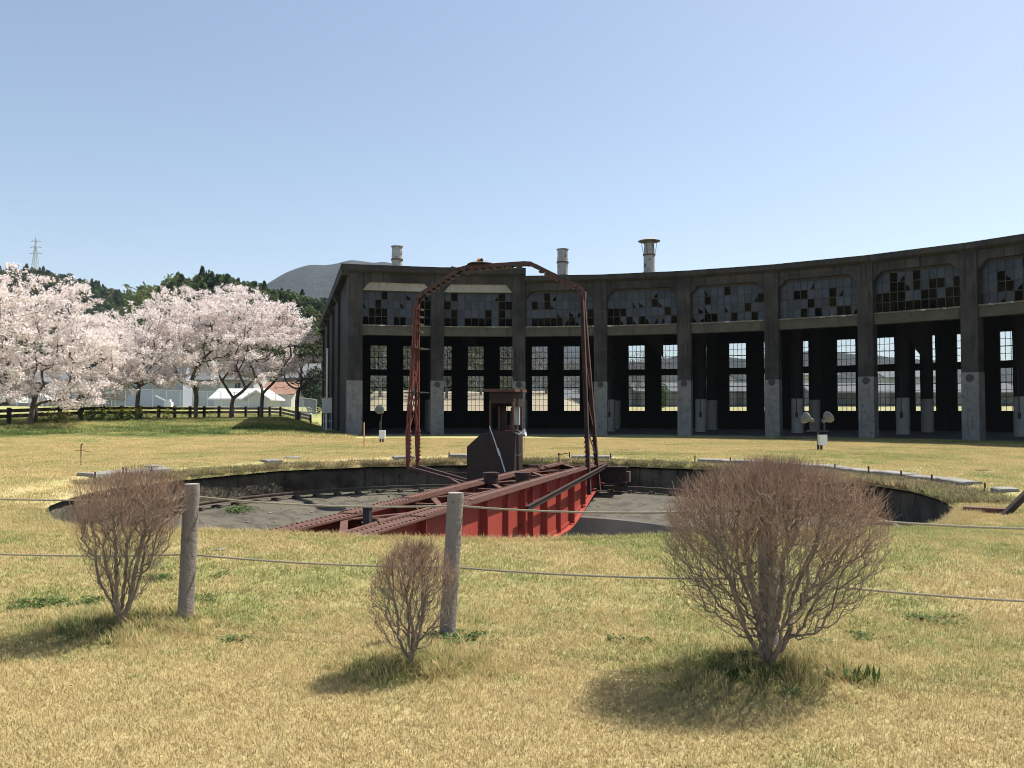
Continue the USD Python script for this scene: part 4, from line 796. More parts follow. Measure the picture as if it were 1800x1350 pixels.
for x in (-.36, .33): obj('bollard', MB().lathe([(.0, -.35), (.2, -.35), (.2, -.1), (.165, -.08), (.165, .15), (.185, .15), (.185, .21), (0, .21)], (x, .55 + (x > 0) * .2, .0), 18), 'cabin_steel', br)
obj('pivot_frame', MB().box(-.5, .5, -.1, 0, -.32, -.1).box(-.5, .5, 1.1, 1.2, -.32, -.1).box(-.5, .5, .1, 1.0, -.5, -.35), 'rust_brown', br)
for s_ in (-1, 1):
    m = MB().box(-1.5, 1.5, s_ * 7.75 - .14, s_ * 7.75 + .14, -.58, -.54).box(-1.5, 1.5, s_ * 7.75 - .14, s_ * 7.75 + .14, -.13, -.09).box(-1.47, 1.47, s_ * 7.75 - .01, s_ * 7.75 + .01, -.54, -.13); e = obj('end_beam', m, 'cabin_steel', br)
    for x in (-1.3, 1.3):
        obj('wheel', MB().lathe([(0, -.07), (.25, -.07), (.3, -.05), (.25, .07), (0, .07)], (x, s_ * 8.02, -.44), 20, (math.cos(.0), 0, 0)), 'steel_dark', e, smooth=35)
        obj('axle_box', MB().box(x + .12 * np.sign(x) - .08, x + .12 * np.sign(x) + .12, s_ * 7.95 - .14, s_ * 7.95 + .14, -.56, -.25), 'rust_brown', e)
# bar along the right girder; shade is put into its dark steel colour
obj('side_bar', MB().bar((.83, 8.0, -.08), (.83, -.6, -.44), .05, .11).bar((.83, 8.0, -.03), (.83, -.6, -.39), .09, .014), 'cabin_steel', br)
for s_ in (6.6, 4.2, 1.8): obj('side_bracket', MB().box(.6, .83, s_ - .02, s_ + .02, -.08 - .0419 * (8 - s_) - .05, -.08 - .0419 * (8 - s_) + .03), 'cabin_steel', br)
obj('lever', MB().tube([(-.62, 7.7, 0), (-.62, 7.7, .3)], .02).tube([(-.66, 7.72, .24), (-.3, 7.5, .3)], .014), 'steel_dark', br)
# gantry: stands across the bridge at s = GS
GS = 6.28; XR, XL = .46, -4.78; XB = .79
ga = obj('gantry', MB().bar((XR, GS, 4.85), (XR, GS, 5.06), .16, .2), 'gantry_steel', br)
arch = [(XR, 4.9), (XR - .02, 5.08), (XR - .14, 5.2), (-.9, 5.85), (-1.1, 5.95), (-1.3, 5.97), (-3.1, 5.95), (-3.35, 5.9), (-4.55, 5.23), (-4.75, 5.05), (XL, 4.85)]
m = MB()
for a, b in zip(arch[:-1], arch[1:]):
    A, B = np.array([a[0], GS, a[1]]), np.array([b[0], GS, b[1]]); t_ = (B - A) / np.linalg.norm(B - A); A -= t_ * .02; B += t_ * .02
    for o in (-.09, .09): m.bar(A + [0, o, 0], B + [0, o, 0], .014, .125, (0, 1, 0) if False else (0, 0, 1))
    m.bar(A + np.array([0, 0, .055]), B + np.array([0, 0, .055]), .17, .02)
obj('arch_beam', m, 'gantry_steel', ga)
m = MB()
for a, b in ((arch[3], arch[2]), (arch[6], arch[5]), (arch[8], arch[7])):
    for u in np.linspace(.1, .9, 7): m.box(a[0] + (b[0] - a[0]) * u - .05, a[0] + (b[0] - a[0]) * u + .05, GS - .12, GS + .12, a[1] + (b[1] - a[1]) * u - .11, a[1] + (b[1] - a[1]) * u - .07)
obj('batten', m, 'gantry_steel', ga)
for x, z, dx, dz in ((-4.1, 5.42, -.16, .07), (-3.95, 5.5, .1, -.1), (-3.4, 5.9, -.2, .06), (-3.2, 5.85, .16, -.14), (-2.75, 6.0, .16, .17), (-1.55, 5.92, .2, -.1), (-.2, 5.55, .25, -.1)):
    obj('insulator_bracket', MB().bar((x, GS - .1, z), (x + dx, GS - .1, z + dz), .05, .09), 'steel_dark', ga)
# right leg: two posts spreading along the bridge
for y in (GS - .66, GS + .67):
    m = MB()
    for o in (-.045, .045): m.bar((XR + o, GS + (y - GS) * .12, 4.95), (XB + o, y, -.75), .012, .12, (0, 1, 0))
    m.bar((XR, GS + (y - GS) * .12, 4.95), (XB, y, -.75), .09, .014, (0, 1, 0)); obj('leg', m, 'gantry_steel', ga)
    obj('leg_rivets', rivets([(XR + (XB - XR) * u - .07, y * u + (GS + (y - GS) * .12) * (1 - u), 4.95 - 5.7 * u) for u in np.linspace(.72, .86, 7)], .035, (1, 0, 0)), 'gantry_steel', ga, smooth=True, kind='stuff')
m = MB()
for u0, u1 in ((.3, .5), (.5, .68), (.68, .82)):
    w0, w1 = .06 + .58 * u0, .06 + .58 * u1; m.bar((XR + (XB - XR) * u0, GS - w0, 4.95 - 5.7 * u0), (XR + (XB - XR) * u1, GS + w1, 4.95 - 5.7 * u1), .05, .02, (1, 0, 0))
obj('leg_brace', m, 'gantry_steel', ga)
# left leg: tapering lattice of four angles
zt_, zb_, zk = 4.9, -.13, 1.0
def lp(sx, sy, z):
    u = min((zt_ - z) / (zt_ - zk), 1); w = .05 + .29 * u
    return np.array([XL - .12 * u + sx * (.035 + .01 * u), GS + sy * w, z])
for sx in (-1, 1):
    for sy in (-1, 1):
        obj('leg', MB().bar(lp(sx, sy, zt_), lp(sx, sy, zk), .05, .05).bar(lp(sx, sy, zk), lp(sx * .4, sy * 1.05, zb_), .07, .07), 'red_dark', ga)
m = MB(); zs = [1.05, 2.15, 3.05, 3.75, 4.2]
for a, b in zip(zs[:-1], zs[1:]):
    for sx in (-1, 1): m.bar(lp(sx, -1, a), lp(sx, 1, b), .035, .012, (1, 0, 0)); m.bar(lp(sx, 1, a), lp(sx, -1, b), .035, .012, (1, 0, 0))
    for sy in (-1, 1): m.bar(lp(-1, sy, a), lp(1, sy, b), .03, .012, (0, 1, 0))
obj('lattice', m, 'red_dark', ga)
for z in (2.15, 3.5): obj('step_plate', MB().box(XL - .32, XL + .28, GS - .34, GS + .34, z, z + .03), 'steel_dark', ga)
obj('leg_rivets', rivets([lp(.8, sy, z) + [.05, 0, 0] for sy in (-1, 1) for z in np.linspace(.1, .95, 8)], .035, (1, 0, 0)), 'red_dark', ga, smooth=True, kind='stuff')
for i_, z in enumerate(np.linspace(4.0, 4.7, 4)): obj('clamp', MB().box(XL - .15, XL + .18, GS - .14, GS + .14, z, z + .05), 'gantry_steel', ga)
for sy in (-1, 1):
    a = lp(0, sy * 1.05, zb_); obj('outrigger', MB().bar(a, (-2.9, GS + sy * .25 - .3, -.55), .08, .1).bar((-2.9, GS + sy * .25 - .3, -.55), (-.6, GS + sy * .3 - .5, -.7), .07, .09), 'gantry_steel', br)
obj('outrigger_brace', MB().bar((-4.1, GS + .3, -.3), (-.6, GS + 1.2, -.5), .04, .06).bar((-3.6, GS - .4, -.4), (-2.4, GS - 1.2, -.75), .09, .09), 'gantry_steel', br)
# orange warning lamp on the arch
wl = obj('warning_lamp', MB().lathe([(.0, 6.04), (.42, 6.04), (.38, 6.07), (0, 6.09)], (-2.72, GS + .1, 0), 18), 'steel_dark', ga)
obj('lamp_dome', MB().lathe([(.085, 6.08), (.085, 6.17), (.06, 6.22), (0, 6.24)], (-2.76, GS + .1, 0), 14), 'orange_plastic', wl, smooth=True)
# control cabin on the left of the bridge
ca = obj('control_cabin', MB().box(-2.42, -.80, 4.35, 5.45, -.62, -.5).box(-2.3, -.82, 4.4, 4.45, -.5, -.1), 'cabin_steel', br)
m = MB(); m.prism([(-2.42, -.5), (-1.7, -.5), (-1.7, .98), (-1.98, .98), (-2.42, .6)], lambda a, b, t_: (a, t_, b), 5.35, 4.45); obj('motor_housing', m, 'cabin_steel', ca)
x0, x1, y0, y1 = -1.75, -1.04, 4.4, 5.25
m = MB().box(x0 + .003, x1, y0, y0 + .02, -.5, 1.05).box(x0 + .003, x1, y1 - .02, y1, -.5, 1.18).box(x0, x0 + .02, y0 + .02, y1 - .02, -.5, 1.05).box(x1 - .02, x1 - .001, y0 + .02, y1 - .02, -.5, 1.05); obj('lower_wall', m, 'cabin_steel', ca)
m = MB().box(x0, x1, y0, y0 + .02, 1.8, 2.12).box(x0, x1, y1 - .02, y1, 1.72, 2.12).box(x0, x0 + .02, y0 + .02, y1 - .02, 1.72, 2.12).box(x1 - .02, x1, y0 + .02, y1 - .02, 1.72, 2.12).box(x0 + .02, x0 + .22, y1 - .019, y1 - .001, 1.18, 1.72); obj('upper_wall', m, 'cabin_steel', ca)
for x in (x0 + .025, x1 - .025):
    for y in (y0 + .025, y1 - .025): obj('corner_post', MB().box(x - .028, x + .028, y - .028, y + .028, 1.0, 1.85), 'rust_brown', ca)
rf_ = obj('cabin_roof', MB().box(x0 - .1, x1 + .08, y0 - .14, y1 + .14, 2.12, 2.2), 'rust_brown', ca)
obj('control_desk', MB().box(x1 - .34, x1 - .08, y1 - .3, y1 - .05, .8, 1.2).box(x0 + .25, x1 - .1, y1 - .35, y1 - .03, .98, 1.03), 'cabin_steel', ca); obj('switch_box', MB().box(x1 - .3, x1 - .1, y1 - .02, y1 + .06, 1.2, 1.7), 'grey_box', ca)
obj('handle', MB().tube([(x1 - .3, y0 + .15, 1.05), (x1 - .1, y0 + .15, 1.05)], .015), 'fresh_red', ca)
obj('window_rail', MB().bar((x1 - .07, y0 - .02, 1.02), (x1 - .07, y0 - .02, 1.68), .02, .02).bar((x0 + .02, y0 - .02, 1.15), (x0 + .02, y0 - .02, 1.8), .02, .02), 'rust_brown', ca)
obj('brace_rod', MB().tube([(x0 + .03, y0 - .05, 1.18), (x0 + .3, y0 - .16, .55)], .016).tube([(x0 + .3, y0 - .16, .57), (x0 + .38, y0 - .19, .38)], .03).tube([(x0 + .38, y0 - .19, .4), (-1.18, y0 - .32, -.05)], .016), 'galvanised', ca)
obj('warning_horn', MB().lathe([(.03, 0), (.035, .1), (.06, .16), (.1, .2), (.1, .21), (.05, .17)], (x1 + .1, y0 + .1, .96), 14, (1, 0, .25)).tube([(x1, y0 + .1, 1.0), (x1 + .12, y0 + .1, .97)], .02), 'white_paint', ca, smooth=40)
obj('cable', MB().tube([(x1 + .25, y0 + .1, .95), (x1 + .29, y0 + .1, .75), (x1 + .26, y0 + .1, .5), (x1 + .14, y0 + .1, .38), (x1, y0 + .1, .4)], .01).tube([(x1, y0 + .1, 1.08), (x1 + .08, y0 + .1, 1.07), (x1 + .2, y0 + .1, .99)], .012), 'grey_box', ca)
obj('step_box', MB().box(-.8, -.5, 5.0, 5.3, .03, .09).box(-.76, -.54, 5.03, 5.27, -.02, .03), 'rust_brown', br)

# ------------------------------------------------------------ rope fence: log posts and two ropes
PX = [(-170, 1064, .09), (325, 1085, .035), (786, 1115, .055), (1352, 1150, .0), (1960, 1188, .04)]
PLAB = ['', 'grey log post at the left, beside the left bush', 'grey log post in the middle, leaning right, behind the small bush', 'grey log post hidden behind the large right bush', '']
posts = []
for k, (px, py, lean) in enumerate(PX):
    g = G(px, py) if 0 <= px <= 1800 else np.array([*P(px, py, F * 1.55 / (py - 722))[:2], 0]); g[2] = Zf(g[0], g[1])
    posts.append((g, lean))
    if not PLAB[k]: continue
    h = 1.0; nseg, ns = 40, 28; zz = np.linspace(-.2, h, nseg); an = np.arange(ns) * 2 * PI / ns
    v = []
    for z in zz:
        rad = .058 + .006 * (meshkit.fbm(np.stack([np.cos(an) * 6 + k * 9, np.sin(an) * 6, 0 * an + z * 2.2], -1), 4, k) - .5) + .0035 * np.sin(an * 3 + z * 2)
        rad = rad - .004 * (z > h - .012)
        v.append(np.stack([rad * np.cos(an) + lean * z, rad * np.sin(an) + .01 * z, 0 * an + z], -1))
    v = np.vstack(v); i, j = np.meshgrid(np.arange(nseg - 1), np.arange(ns), indexing='ij'); q = np.stack([i * ns + j, i * ns + (j + 1) % ns, (i + 1) * ns + (j + 1) % ns, (i + 1) * ns + j], -1).reshape(-1, 4)
    t = thing('log_post', PLAB[k], 'post', g, group='posts of the rope fence'); obj('log', (v, q), 'log_post', t, smooth=True)
    top = v[-ns:]; jj = np.arange(ns); obj('cut_end', (np.vstack([top, top.mean(0) + [0, 0, .004]]), np.stack([jj, (jj + 1) % ns, np.full(ns, ns)], 1)), 'log_end', t)
for level, lab in ((.90, 'upper twisted rope running through the log posts'), (.46, 'lower twisted rope running through the log posts')):
    path = []
    for (a, la), (b, lb) in zip(posts[:-1], posts[1:]):
        A, B = a + [la * level, .062, level], b + [lb * level, .062, level]; n = int(np.linalg.norm(B - A) / .009); u = np.linspace(0, 1, n, endpoint=False)[:, None]
        sag = (.035 if level > .6 else .025); path.append(A + (B - A) * u - np.array([0, 0, 1]) * sag * 4 * u * (1 - u) - np.array([0, 1, 0]) * .0 * u)
    path = np.vstack(path); L = np.concatenate([[0], np.cumsum(np.linalg.norm(np.diff(path, axis=0), axis=1))]); t_ = np.gradient(path, axis=0); t_ /= np.linalg.norm(t_, axis=1, keepdims=True); u_ = np.cross(t_, [0, 0, 1.0]); u_ /= np.linalg.norm(u_, axis=1, keepdims=True); w_ = np.cross(u_, t_); m = MB()
    for s in range(3):
        ph = L / .045 * 2 * PI + s * 2 * PI / 3; m.tube(path + .0044 * (np.cos(ph)[:, None] * u_ + np.sin(ph)[:, None] * w_), .004, 5)
    obj('rope', m, 'rope', smooth=True, label=lab, cat='rope')

# ------------------------------------------------------------ bushes
def bush(base, lab, prof, H, rx, off, n, seed, stems, tipn=3, rmax=.02, flat=.8):
    """prof: radius share at height share; off: sideways shift of the crown top in metres"""
    r = np.random.default_rng(seed); t = thing('pruned_bush', lab, 'bush', base)
    hz, hr = zip(*prof); at = []
    while len(at) < n:
        u = r.uniform(0, 1) ** .75; z = .16 + .84 * u; rad = np.interp(z, hz, hr); a = r.random() * 2 * PI; q_ = r.random() ** (.36 if z < .75 else .5)
        if z < .6 and r.random() > .45: continue
        w = meshkit.noise(np.array([math.cos(a) * 1.5 + 5, math.sin(a) * 1.5, z * 3 + seed])); rr_ = rad * q_ * rx * (.88 + .24 * w)
        at.append((rr_ * math.cos(a) + off * z ** 1.2, rr_ * math.sin(a) * flat, z * H * (.96 + .06 * w)))
    at = np.array(at); trunk = [(0, 0, -.06), (0, 0, 0.0), (.004, 0, .05)]
    # main stems first, so that they rise straight from the base
    PAs, pars = [np.array(trunk)], [np.array([-1, 0, 1])]; stemend = []
    st = []
    for k in range(stems):
        a = 2 * PI * k / stems + r.normal(0, .3); z = r.uniform(.45, .8); rad = np.interp(z, hz, hr) * rx * r.uniform(.15, .75); st.append((rad * math.cos(a) + off * z, rad * math.sin(a) * flat, z * H))
    PA0 = [np.array(x, float) for x in trunk]; par0 = [-1, 0, 1]
    for e in st:
        e = np.array(e); p = 2; m_ = max(4, int(np.linalg.norm(e) / .035)); wob = r.normal(0, .014, 3)
        for q_ in range(1, m_ + 1):
            u = q_ / m_; x = np.array([e[0] * u ** .62 if False else e[0] * (1 - (1 - u) ** 1.35), e[1] * (1 - (1 - u) ** 1.35), .05 + (e[2] - .05) * u ** 1.2]); x = x + wob * math.sin(u * PI * 2.2) + r.normal(0, .0035, 3)
            PA0.append(x); par0.append(p if q_ == 1 else len(PA0) - 2)
    PA, par = grow2(at, np.array(PA0), np.array(par0), .045, .42, .045, seed)
    # fine upright twigs at the ends
    kids = np.zeros(len(par), int); np.add.at(kids, par[par >= 0], 1); tips = np.nonzero((kids == 0) & (PA[:, 2] > .3 * H))[0]
    P2, p2 = [PA], [par]; nn = len(PA)
    for rep in range(tipn):
        d = r.normal(0, 1, (len(tips), 3)) * [.5, .5, .3] + [0, 0, .75] + (PA[tips] - [off, 0, .45 * H]) / H * 1.0; d /= np.linalg.norm(d, axis=1, keepdims=True); ln = r.uniform(.03, .085, (len(tips), 1)) * (H ** .5)
        mid = PA[tips] + d * ln * .5 + r.normal(0, .003, (len(tips), 3)); end = PA[tips] + d * ln
        P2 += [mid, end]; p2 += [tips, np.arange(nn, nn + len(tips))]; nn += 2 * len(tips)
    PA, par = np.vstack(P2), np.concatenate(p2); rad, kids = radii2(par, .0007, 2.4, rmax)
    obj('stems', tubes(PA, par, rad, rad > .0034, 6), 'twig', t, smooth=True)
    hi = PA[:, 2] > .62 * H + .1 * H * np.sin(PA[:, 0] * 30); obj('twigs', tubes(PA, par, rad, (rad <= .0034) & ~(hi & (rad < .0015)), 4), 'twig', t, smooth=True); obj('twig_tips', tubes(PA, par, rad, (rad < .0015) & hi, 3), 'twig_tip', t)
def grow2(attr, PA0, par0, step, bf, wob, seed):
    r = np.random.default_rng(seed); cap = 120000; PA = np.zeros((cap, 3)); PL = np.zeros(cap); n = len(PA0); PA[:n] = PA0; par = list(par0)
    for k in range(1, n): PL[k] = PL[par[k]] + np.linalg.norm(PA[k] - PA[par[k]])
    order = np.argsort(np.linalg.norm(attr, axis=1) + r.uniform(0, .1, len(attr)))
    for k in order:
        dv = attr[k] - PA[2:n]; c = np.sqrt((dv * dv).sum(1)) + bf * PL[2:n] + .5 * np.maximum(-dv[:, 2], 0); p = int(np.argmin(c)) + 2
        A = PA[p].copy(); L = np.linalg.norm(attr[k] - A); m = max(1, int(round(L / step))); side = r.normal(0, 1, 3) * wob * L; lift = np.array([0, 0, -.11 * L])
        for q_ in range(1, m + 1):
            t = q_ / m
            if n >= cap: break
            PA[n] = A * (1 - t) + attr[k] * t + (side + lift) * t * (1 - t) * 1.8; PL[n] = PL[p] + L * t; par.append(p if q_ == 1 else n - 1); n += 1
    return PA[:n], np.array(par)
def radii2(par, tip, expo, rmax):
    kids = np.zeros(len(par), int); np.add.at(kids, par[par >= 0], 1); w = (kids == 0).astype(float); depth = np.zeros(len(par), int)
    for k in np.argsort(-np.arange(len(par))):
        if par[k] >= 0: w[par[k]] += w[k]
    # fine twigs were appended last and hang on earlier nodes, so one backward sweep is enough
    return np.minimum(tip * np.maximum(w, 1) ** (1 / expo), rmax), kids
g = G(1350, 1178); S = g[1] / F
bush(g, 'large dome shaped leafless bush with reddish twig tips at the right', [(0, .05), (.15, .3), (.27, .62), (.4, .86), (.52, .97), (.7, 1.0), (.82, .95), (.9, .8), (.96, .52), (1, .15)], (1178 - 806) * S * .945, 193 * S, 14 * S, 9800, 31, 8, 3, .024)
g = G(210, 1103); S = g[1] / F
bush(g, 'tall leafless bush with a wide flat top left of the left log post', [(0, .05), (.2, .35), (.35, .6), (.56, .8), (.75, .92), (.88, 1.0), (.95, .9), (1, .3)], (1103 - 830) * S * .97, 98 * S, 20 * S, 4200, 32, 7, 3, .015)
g = G(722, 1174); S = g[1] / F
bush(g, 'small pale leafless bush in front of the middle log post', [(0, .08), (.2, .55), (.35, .88), (.5, 1.0), (.75, .97), (.9, .75), (1, .3)], (1174 - 955) * S * .965, 78 * S, 8 * S, 2300, 33, 6, 3, .012)

# ------------------------------------------------------------ grass
def blade_patch(seed, n, rad, l0, l1, w, lean=.8, curl=.5):
    r = np.random.default_rng(seed); a = r.random(n) * 2 * PI; q_ = np.sqrt(r.random(n)) * rad; b = np.stack([q_ * np.cos(a), q_ * np.sin(a), np.full(n, -.004)], -1)
    L = r.uniform(l0, l1, n)[:, None]; d = r.random(n) * 2 * PI; th_ = np.abs(r.normal(0, lean, n)).clip(0, 1.45); dirv = np.stack([np.cos(d) * np.sin(th_), np.sin(d) * np.sin(th_), np.cos(th_)], -1)
    dir2 = dirv + np.stack([np.cos(d) * curl, np.sin(d) * curl, 0 * d - curl * .5], -1); dir2 /= np.linalg.norm(dir2, axis=1, keepdims=True)
    sd_ = np.stack([-np.sin(d), np.cos(d), 0 * d], -1) * (w * r.uniform(.7, 1.3, n))[:, None]
    m = b + dirv * L * .55; e = m + dir2 * L * .45
    v = np.stack([b - sd_, b + sd_, m + sd_ * .8, m - sd_ * .8, e], 1).reshape(-1, 3); k = np.arange(n)[:, None] * 5
    f = np.concatenate([k + [0, 1, 2], k + [0, 2, 3], k + [3, 2, 4]], 0); return v, f
def scatter(name, x0, x1, y0, y1, spacing, protos_of, size, keep, label, gfn=green_of, s_=(.8, 1.25), drop=0.0, kind='stuff'):
    nx, ny = int((x1 - x0) / spacing), int((y1 - y0) / spacing); gx, gy = np.meshgrid(np.arange(nx), np.arange(ny)); r = np.random.default_rng(len(name) + nx)
    x = x0 + (gx.ravel() + r.random(nx * ny)) * spacing; y = y0 + (gy.ravel() + r.random(nx * ny)) * spacing
    k = keep(x, y, r); x, y = x[k], y[k]; g_ = np.clip(gfn(x, y) + r.normal(0, .16, len(x)), 0, .999); idx = np.where(g_ < .36, 0, np.where(g_ < .72, 1, 2)) * size + r.integers(0, size, len(x))
    sc = r.uniform(*s_, len(x)); return instancer(name, protos_of, np.stack([x, y, Z(x, y) - drop], -1), sc, idx, label, 'grass', kind)
mats = ('blade_straw', 'blade_olive', 'blade_green')
pr = lambda n, rad, l0, l1, w, lean: [('blades', blade_patch(100 * a + b, n, rad, l0, l1, w, lean), mt) for a, mt in enumerate(mats) for b in range(3)]
def incop(x, y):
    th_ = np.degrees(np.arctan2(x - PC[0], y - PC[1])); k = np.zeros(len(x), bool)
    for a0, a1 in cop: k |= (th_ > a0 - 1.5) & (th_ < a1 + 1.5)
    rr_ = np.hypot(x - PC[0], y - PC[1]); return k & (rr_ > 9.6) & (rr_ < 10.14)
pitr = lambda x, y: np.hypot(x - PC[0], y - PC[1])
infr = lambda x, y, m=.3: np.abs(x) < y * .64 + m
scatter('near_grass', -5, 5, 2.9, 6.6, .062, pr(64, .08, .016, .046, .0019, 1.15), 3, lambda x, y, r: infr(x, y), 'short dry yellow grass of the near lawn')
scatter('middle_grass', -11, 11, 6.6, 14.5, .1, pr(80, .12, .02, .05, .0025, 1.05), 3, lambda x, y, r: infr(x, y) & (pitr(x, y) > 8.72), 'short dry grass between the rope fence and the pit')
scatter('far_grass', -30, 31, 14.5, 46, .3, pr(110, .34, .03, .07, .005, .8), 3, lambda x, y, r: infr(x, y, 1) & (pitr(x, y) > 8.85) & ~incop(x, y) & (np.hypot(x - RC[0], y - RC[1]) < 32.8), 'dry grass of the lawn between pit and roundhouse')
scatter('verge_grass', -40, -5, 36, 80, .5, pr(110, .5, .06, .2, .011, .7), 3, lambda x, y, r: infr(x, y, 3) & ((np.hypot(x - RC[0], y - RC[1]) > 31) | (y > 45)) & (((x - RC[0]) * math.cos(TH0) - (y - RC[1]) * math.sin(TH0)) < -.6), 'longer green grass under the brown fence')
# ragged grass along the pit lip
def lip(name, a0, a1, n, protos, rlo, rhi, label, s_=(.8, 1.5), gadd=0.0):
    r = np.random.default_rng(n); a = np.radians(r.uniform(a0, a1, n)); q_ = r.uniform(rlo, rhi, n); x, y = PC[0] + q_ * np.sin(a), PC[1] + q_ * np.cos(a); g_ = np.clip(green_of(x, y) + gadd + r.normal(0, .16, n), 0, .999)
    idx = np.where(g_ < .36, 0, np.where(g_ < .72, 1, 2)) * 3 + r.integers(0, 3, n); instancer(name, protos, np.stack([x, y, Z(x, y) - .01], -1), r.uniform(*s_, n), idx, label, 'grass')
lip('near_lip_grass', 118, 242, 1500, pr(40, .09, .03, .085, .0018, .55), 8.7, 9.0, 'ragged grass standing up along the near lip of the pit')
lip('far_lip_grass', -88, 112, 3600, [('blades', blade_patch(700 + k, 45, .14, .05, .15, .004, 1.0), mt) for k, mt in enumerate(('blade_dead', 'blade_dead', 'blade_straw', 'blade_dead', 'blade_olive', 'blade_dead', 'blade_green', 'blade_olive', 'blade_dead'))], 8.7, 9.66, 'dry grass hanging over the far rim of the pit', gadd=.12)
# tussocks under the bushes, weeds
def tuft(name, spots, n, spread, protos, label, cat='grass', s_=(.8, 1.4), gsel=None):
    r = np.random.default_rng(n + 5); P_, I = [], []
    for x, y, w in spots:
        k = int(n * w); P_.append(np.stack([x + r.normal(0, spread * w ** .5, k), y + r.normal(0, spread * .7 * w ** .5, k)], -1)); I.append(r.integers(0, len(protos), k))
    P_ = np.vstack(P_); instancer(name, protos, np.c_[P_, Z(P_[:, 0], P_[:, 1]) - .005], r.uniform(*s_, len(P_)), np.concatenate(I), label, cat)
mp = [(x + .05, y - .05, w) for (x, y, h, _), w in zip(MOUNDS, (1, .8, 1.3))]
tuft('tussock_grass', mp, 230, .3, [('blades', blade_patch(901 + b, 26, .05, .05, .13, .0016, .75), mt) for b, mt in enumerate(('blade_straw', 'blade_olive', 'blade_straw'))], 'longer dry tussocks at the feet of the bushes')
tuft('bush_weeds', [(x - .14, y - .06, w) for x, y, w in mp], 60, .17, [('blades', blade_patch(921 + b, 22, .05, .03, .08, .002, .9), 'blade_green') for b in range(3)], 'green grass growing in the shade of the bushes')
def weed_leaf(seed, n=18, rad=.055, sz=.026):
    r = np.random.default_rng(seed); a = r.random(n) * 2 * PI; q_ = rad * np.sqrt(r.random(n)); c = np.stack([q_ * np.cos(a), q_ * np.sin(a), .008 + .025 * r.random(n)], -1); return leaf_quads(c, sz * r.uniform(.5, 1.2, n), r, 1.5)
wp_ = [(80, 1062, .8), (150, 1060, .7), (60, 1066, .6), (285, 1018, .5), (350, 1056, .4), (388, 1012, .25), (810, 1122, .8), (790, 1128, .4), (408, 1128, .3), (1240, 893, .2), (1645, 1092, .5), (1520, 1120, .3), (1325, 1165, .7), (1300, 1185, .6), (1100, 1126, .25), (1722, 828, .9), (180, 1110, .4), (1380, 1225, .2), (1440, 1130, .3)]
tuft('lawn_weeds', [(*G(a, b)[:2], w) for a, b, w in wp_], 22, .12, [('leaves', weed_leaf(s), 'weed') for s in (1, 2, 3)], 'scattered patches of bright green weeds in the lawn', 'weeds')
r = np.random.default_rng(77); nl = 90; x, y = r.uniform(-5, 5, nl), r.uniform(3.2, 9.0, nl); obj('fallen_leaves', leaf_quads(np.c_[x, y, Z(x, y) + .022], r.uniform(.012, .03, nl), r, 2.0), 'dead_leaf', label='small brown dead leaves strewn over the near lawn', cat='leaves', kind='stuff')
# leafy plant right of the large bush
g = G(1508, 1200); r = np.random.default_rng(3); m = MB()
for k in range(30):
    a, L = r.random() * 2 * PI, r.uniform(.06, .13); th_ = r.uniform(.2, 1.1); d = np.array([math.cos(a) * math.sin(th_), math.sin(a) * math.sin(th_), math.cos(th_)]); s = np.array([-math.sin(a), math.cos(a), 0]) * .012; b = np.array([r.normal(0, .06), r.normal(0, .03), 0])
    m.add(np.array([b, b + d * L * .5 + s, b + d * L, b + d * L * .5 - s]), [[0, 1, 2, 3]])
t = thing('leafy_weed', 'olive green leafy weed on the lawn right of the large bush', 'weed', g); obj('leaves', m, 'weed', t)
# weeds inside the pit
def pitpt(px, py, z): d = F * (EYE - z) / (py - 722); p = P(px, py, d); return np.array([p[0], p[1], z])
for px, py, z, s, lb in ((415, 911, -1.15, .8, 'bright green weed patch on the pit floor near the lower left girder'), (664, 868, -.98, .9, 'bright green weed patch on the pit floor left of the gantry foot'), (1063, 860, -.9, .6, 'small green weed at the end of the bridge'), (1093, 861, -.9, .6, 'small green weed on the pit floor right of the bridge end')):
    p = pitpt(px, py, z); r_ = math.hypot(p[0] - PC[0], p[1] - PC[1]); p[2] = np.interp(r_, [4.92, 5.2, 6.5, 7.6, 8.0], [-1.25, -1.22, -1.07, -.93, -.88]); r = np.random.default_rng(int(px)); n = 420
    c = np.stack([r.normal(0, .22 * s, n), r.normal(0, .3 * s, n), np.abs(r.normal(0, .05, n))], -1); t = thing('weed_clump', lb, 'weed', p); obj('leaves', leaf_quads(c, r.uniform(.03, .09, n), r, .6), 'weed', t)
r = np.random.default_rng(15); m = MB(); sv, sf = arr(trimesh.creation.icosphere(1, 1.0))
for k in range(420):
    a_, q_ = r.random() * 2 * PI, (r.uniform(8.25, 8.75) if k % 3 else r.uniform(5.2, 8.0)); s = r.uniform(.012, .04) * (1.4 if k % 17 == 0 else 1); z_ = np.interp(q_, [4.92, 5.2, 6.5, 7.38, 7.42, 8.0], [-1.25, -1.22, -1.07, -.97, -.92, -.88])
    m.add(sv * [s * r.uniform(.7, 1.6), s * r.uniform(.7, 1.6), s * .6] + [PC[0] + q_ * math.sin(a_), PC[1] + q_ * math.cos(a_), z_ + s * .3], sf)
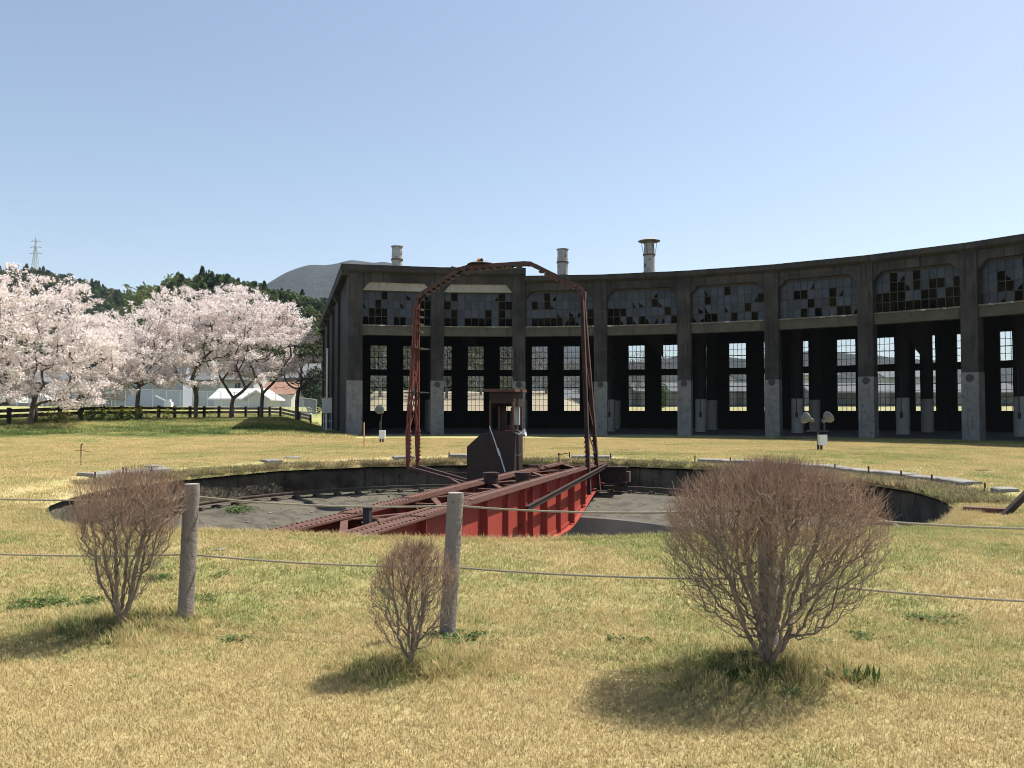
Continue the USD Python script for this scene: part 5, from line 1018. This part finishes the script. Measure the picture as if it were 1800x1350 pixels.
obj('pit_rubble', m, 'coping', label='small stones and crumbs of concrete on the pit floor', cat='rubble', kind='stuff')
# rape flowers and shrubs along the fence
def rape(n, spots, label):
    r = np.random.default_rng(n); c, l = [], []
    for px, d, w in spots:
        b = ground_at(px, d)
        for k in range(int(w)):
            x, y = b[0] + r.normal(0, .9), b[1] + r.normal(0, .5); h = r.uniform(.4, .95); z = Zf(x, y); q_ = r.normal(0, .05, (9, 3)) + [x, y, z + h]; c.append(q_); l.append(np.stack([np.full(14, x) + r.normal(0, .09, 14), np.full(14, y) + r.normal(0, .09, 14), z + r.random(14) * h * .8], -1))
    c, l = np.vstack(c), np.vstack(l); t = tag(UsdGeom.Xform.Define(stage, '/World/rape_flowers'), label, 'flowers', kind='stuff'); obj('flowers', leaf_quads(c, r.uniform(.04, .08, len(c)), r), 'rape_flower', t); obj('leaves', leaf_quads(l, r.uniform(.06, .14, len(l)), r), 'weed', t)
rape(5, [(120, 50, 14), (190, 54.5, 26), (205, 55, 20), (235, 56.5, 34), (255, 57.5, 24), (310, 59.5, 14)], 'yellow rape flowers growing in front of the brown fence')
for px, d, w, h, lb in ((85, 49, 1.3, .85, 'grey brown scrub in front of the fence under the drooping cherry'), (112, 50.5, 1.0, .7, 'small grey green scrub beside the third fence post'), (165, 52.5, 1.2, .8, 'dark scrub in front of the fence left of the yellow flowers')):
    b = ground_at(px, d); t = thing('scrub', lb, 'shrub', b); r = np.random.default_rng(int(px)); n = 900; u = r.normal(0, 1, (n, 3)); u /= np.linalg.norm(u, axis=1, keepdims=True); u[:, 2] = np.abs(u[:, 2]); obj('foliage', leaf_quads(u * [w, w * .6, h] * (r.random(n) ** .35)[:, None], r.uniform(.05, .13, n), r), 'leaf_olive' if px != 165 else 'leaf_mid', t); obj('stem', MB().tube([(0, 0, -.1), (0, 0, .4)], .03), 'bark', t)

# ------------------------------------------------------------ air
obj('haze', MB().box(-4500, 4500, -4500, 4500, -4.5, 470), 'haze', kind='stuff', label='thin spring haze', cat='haze')
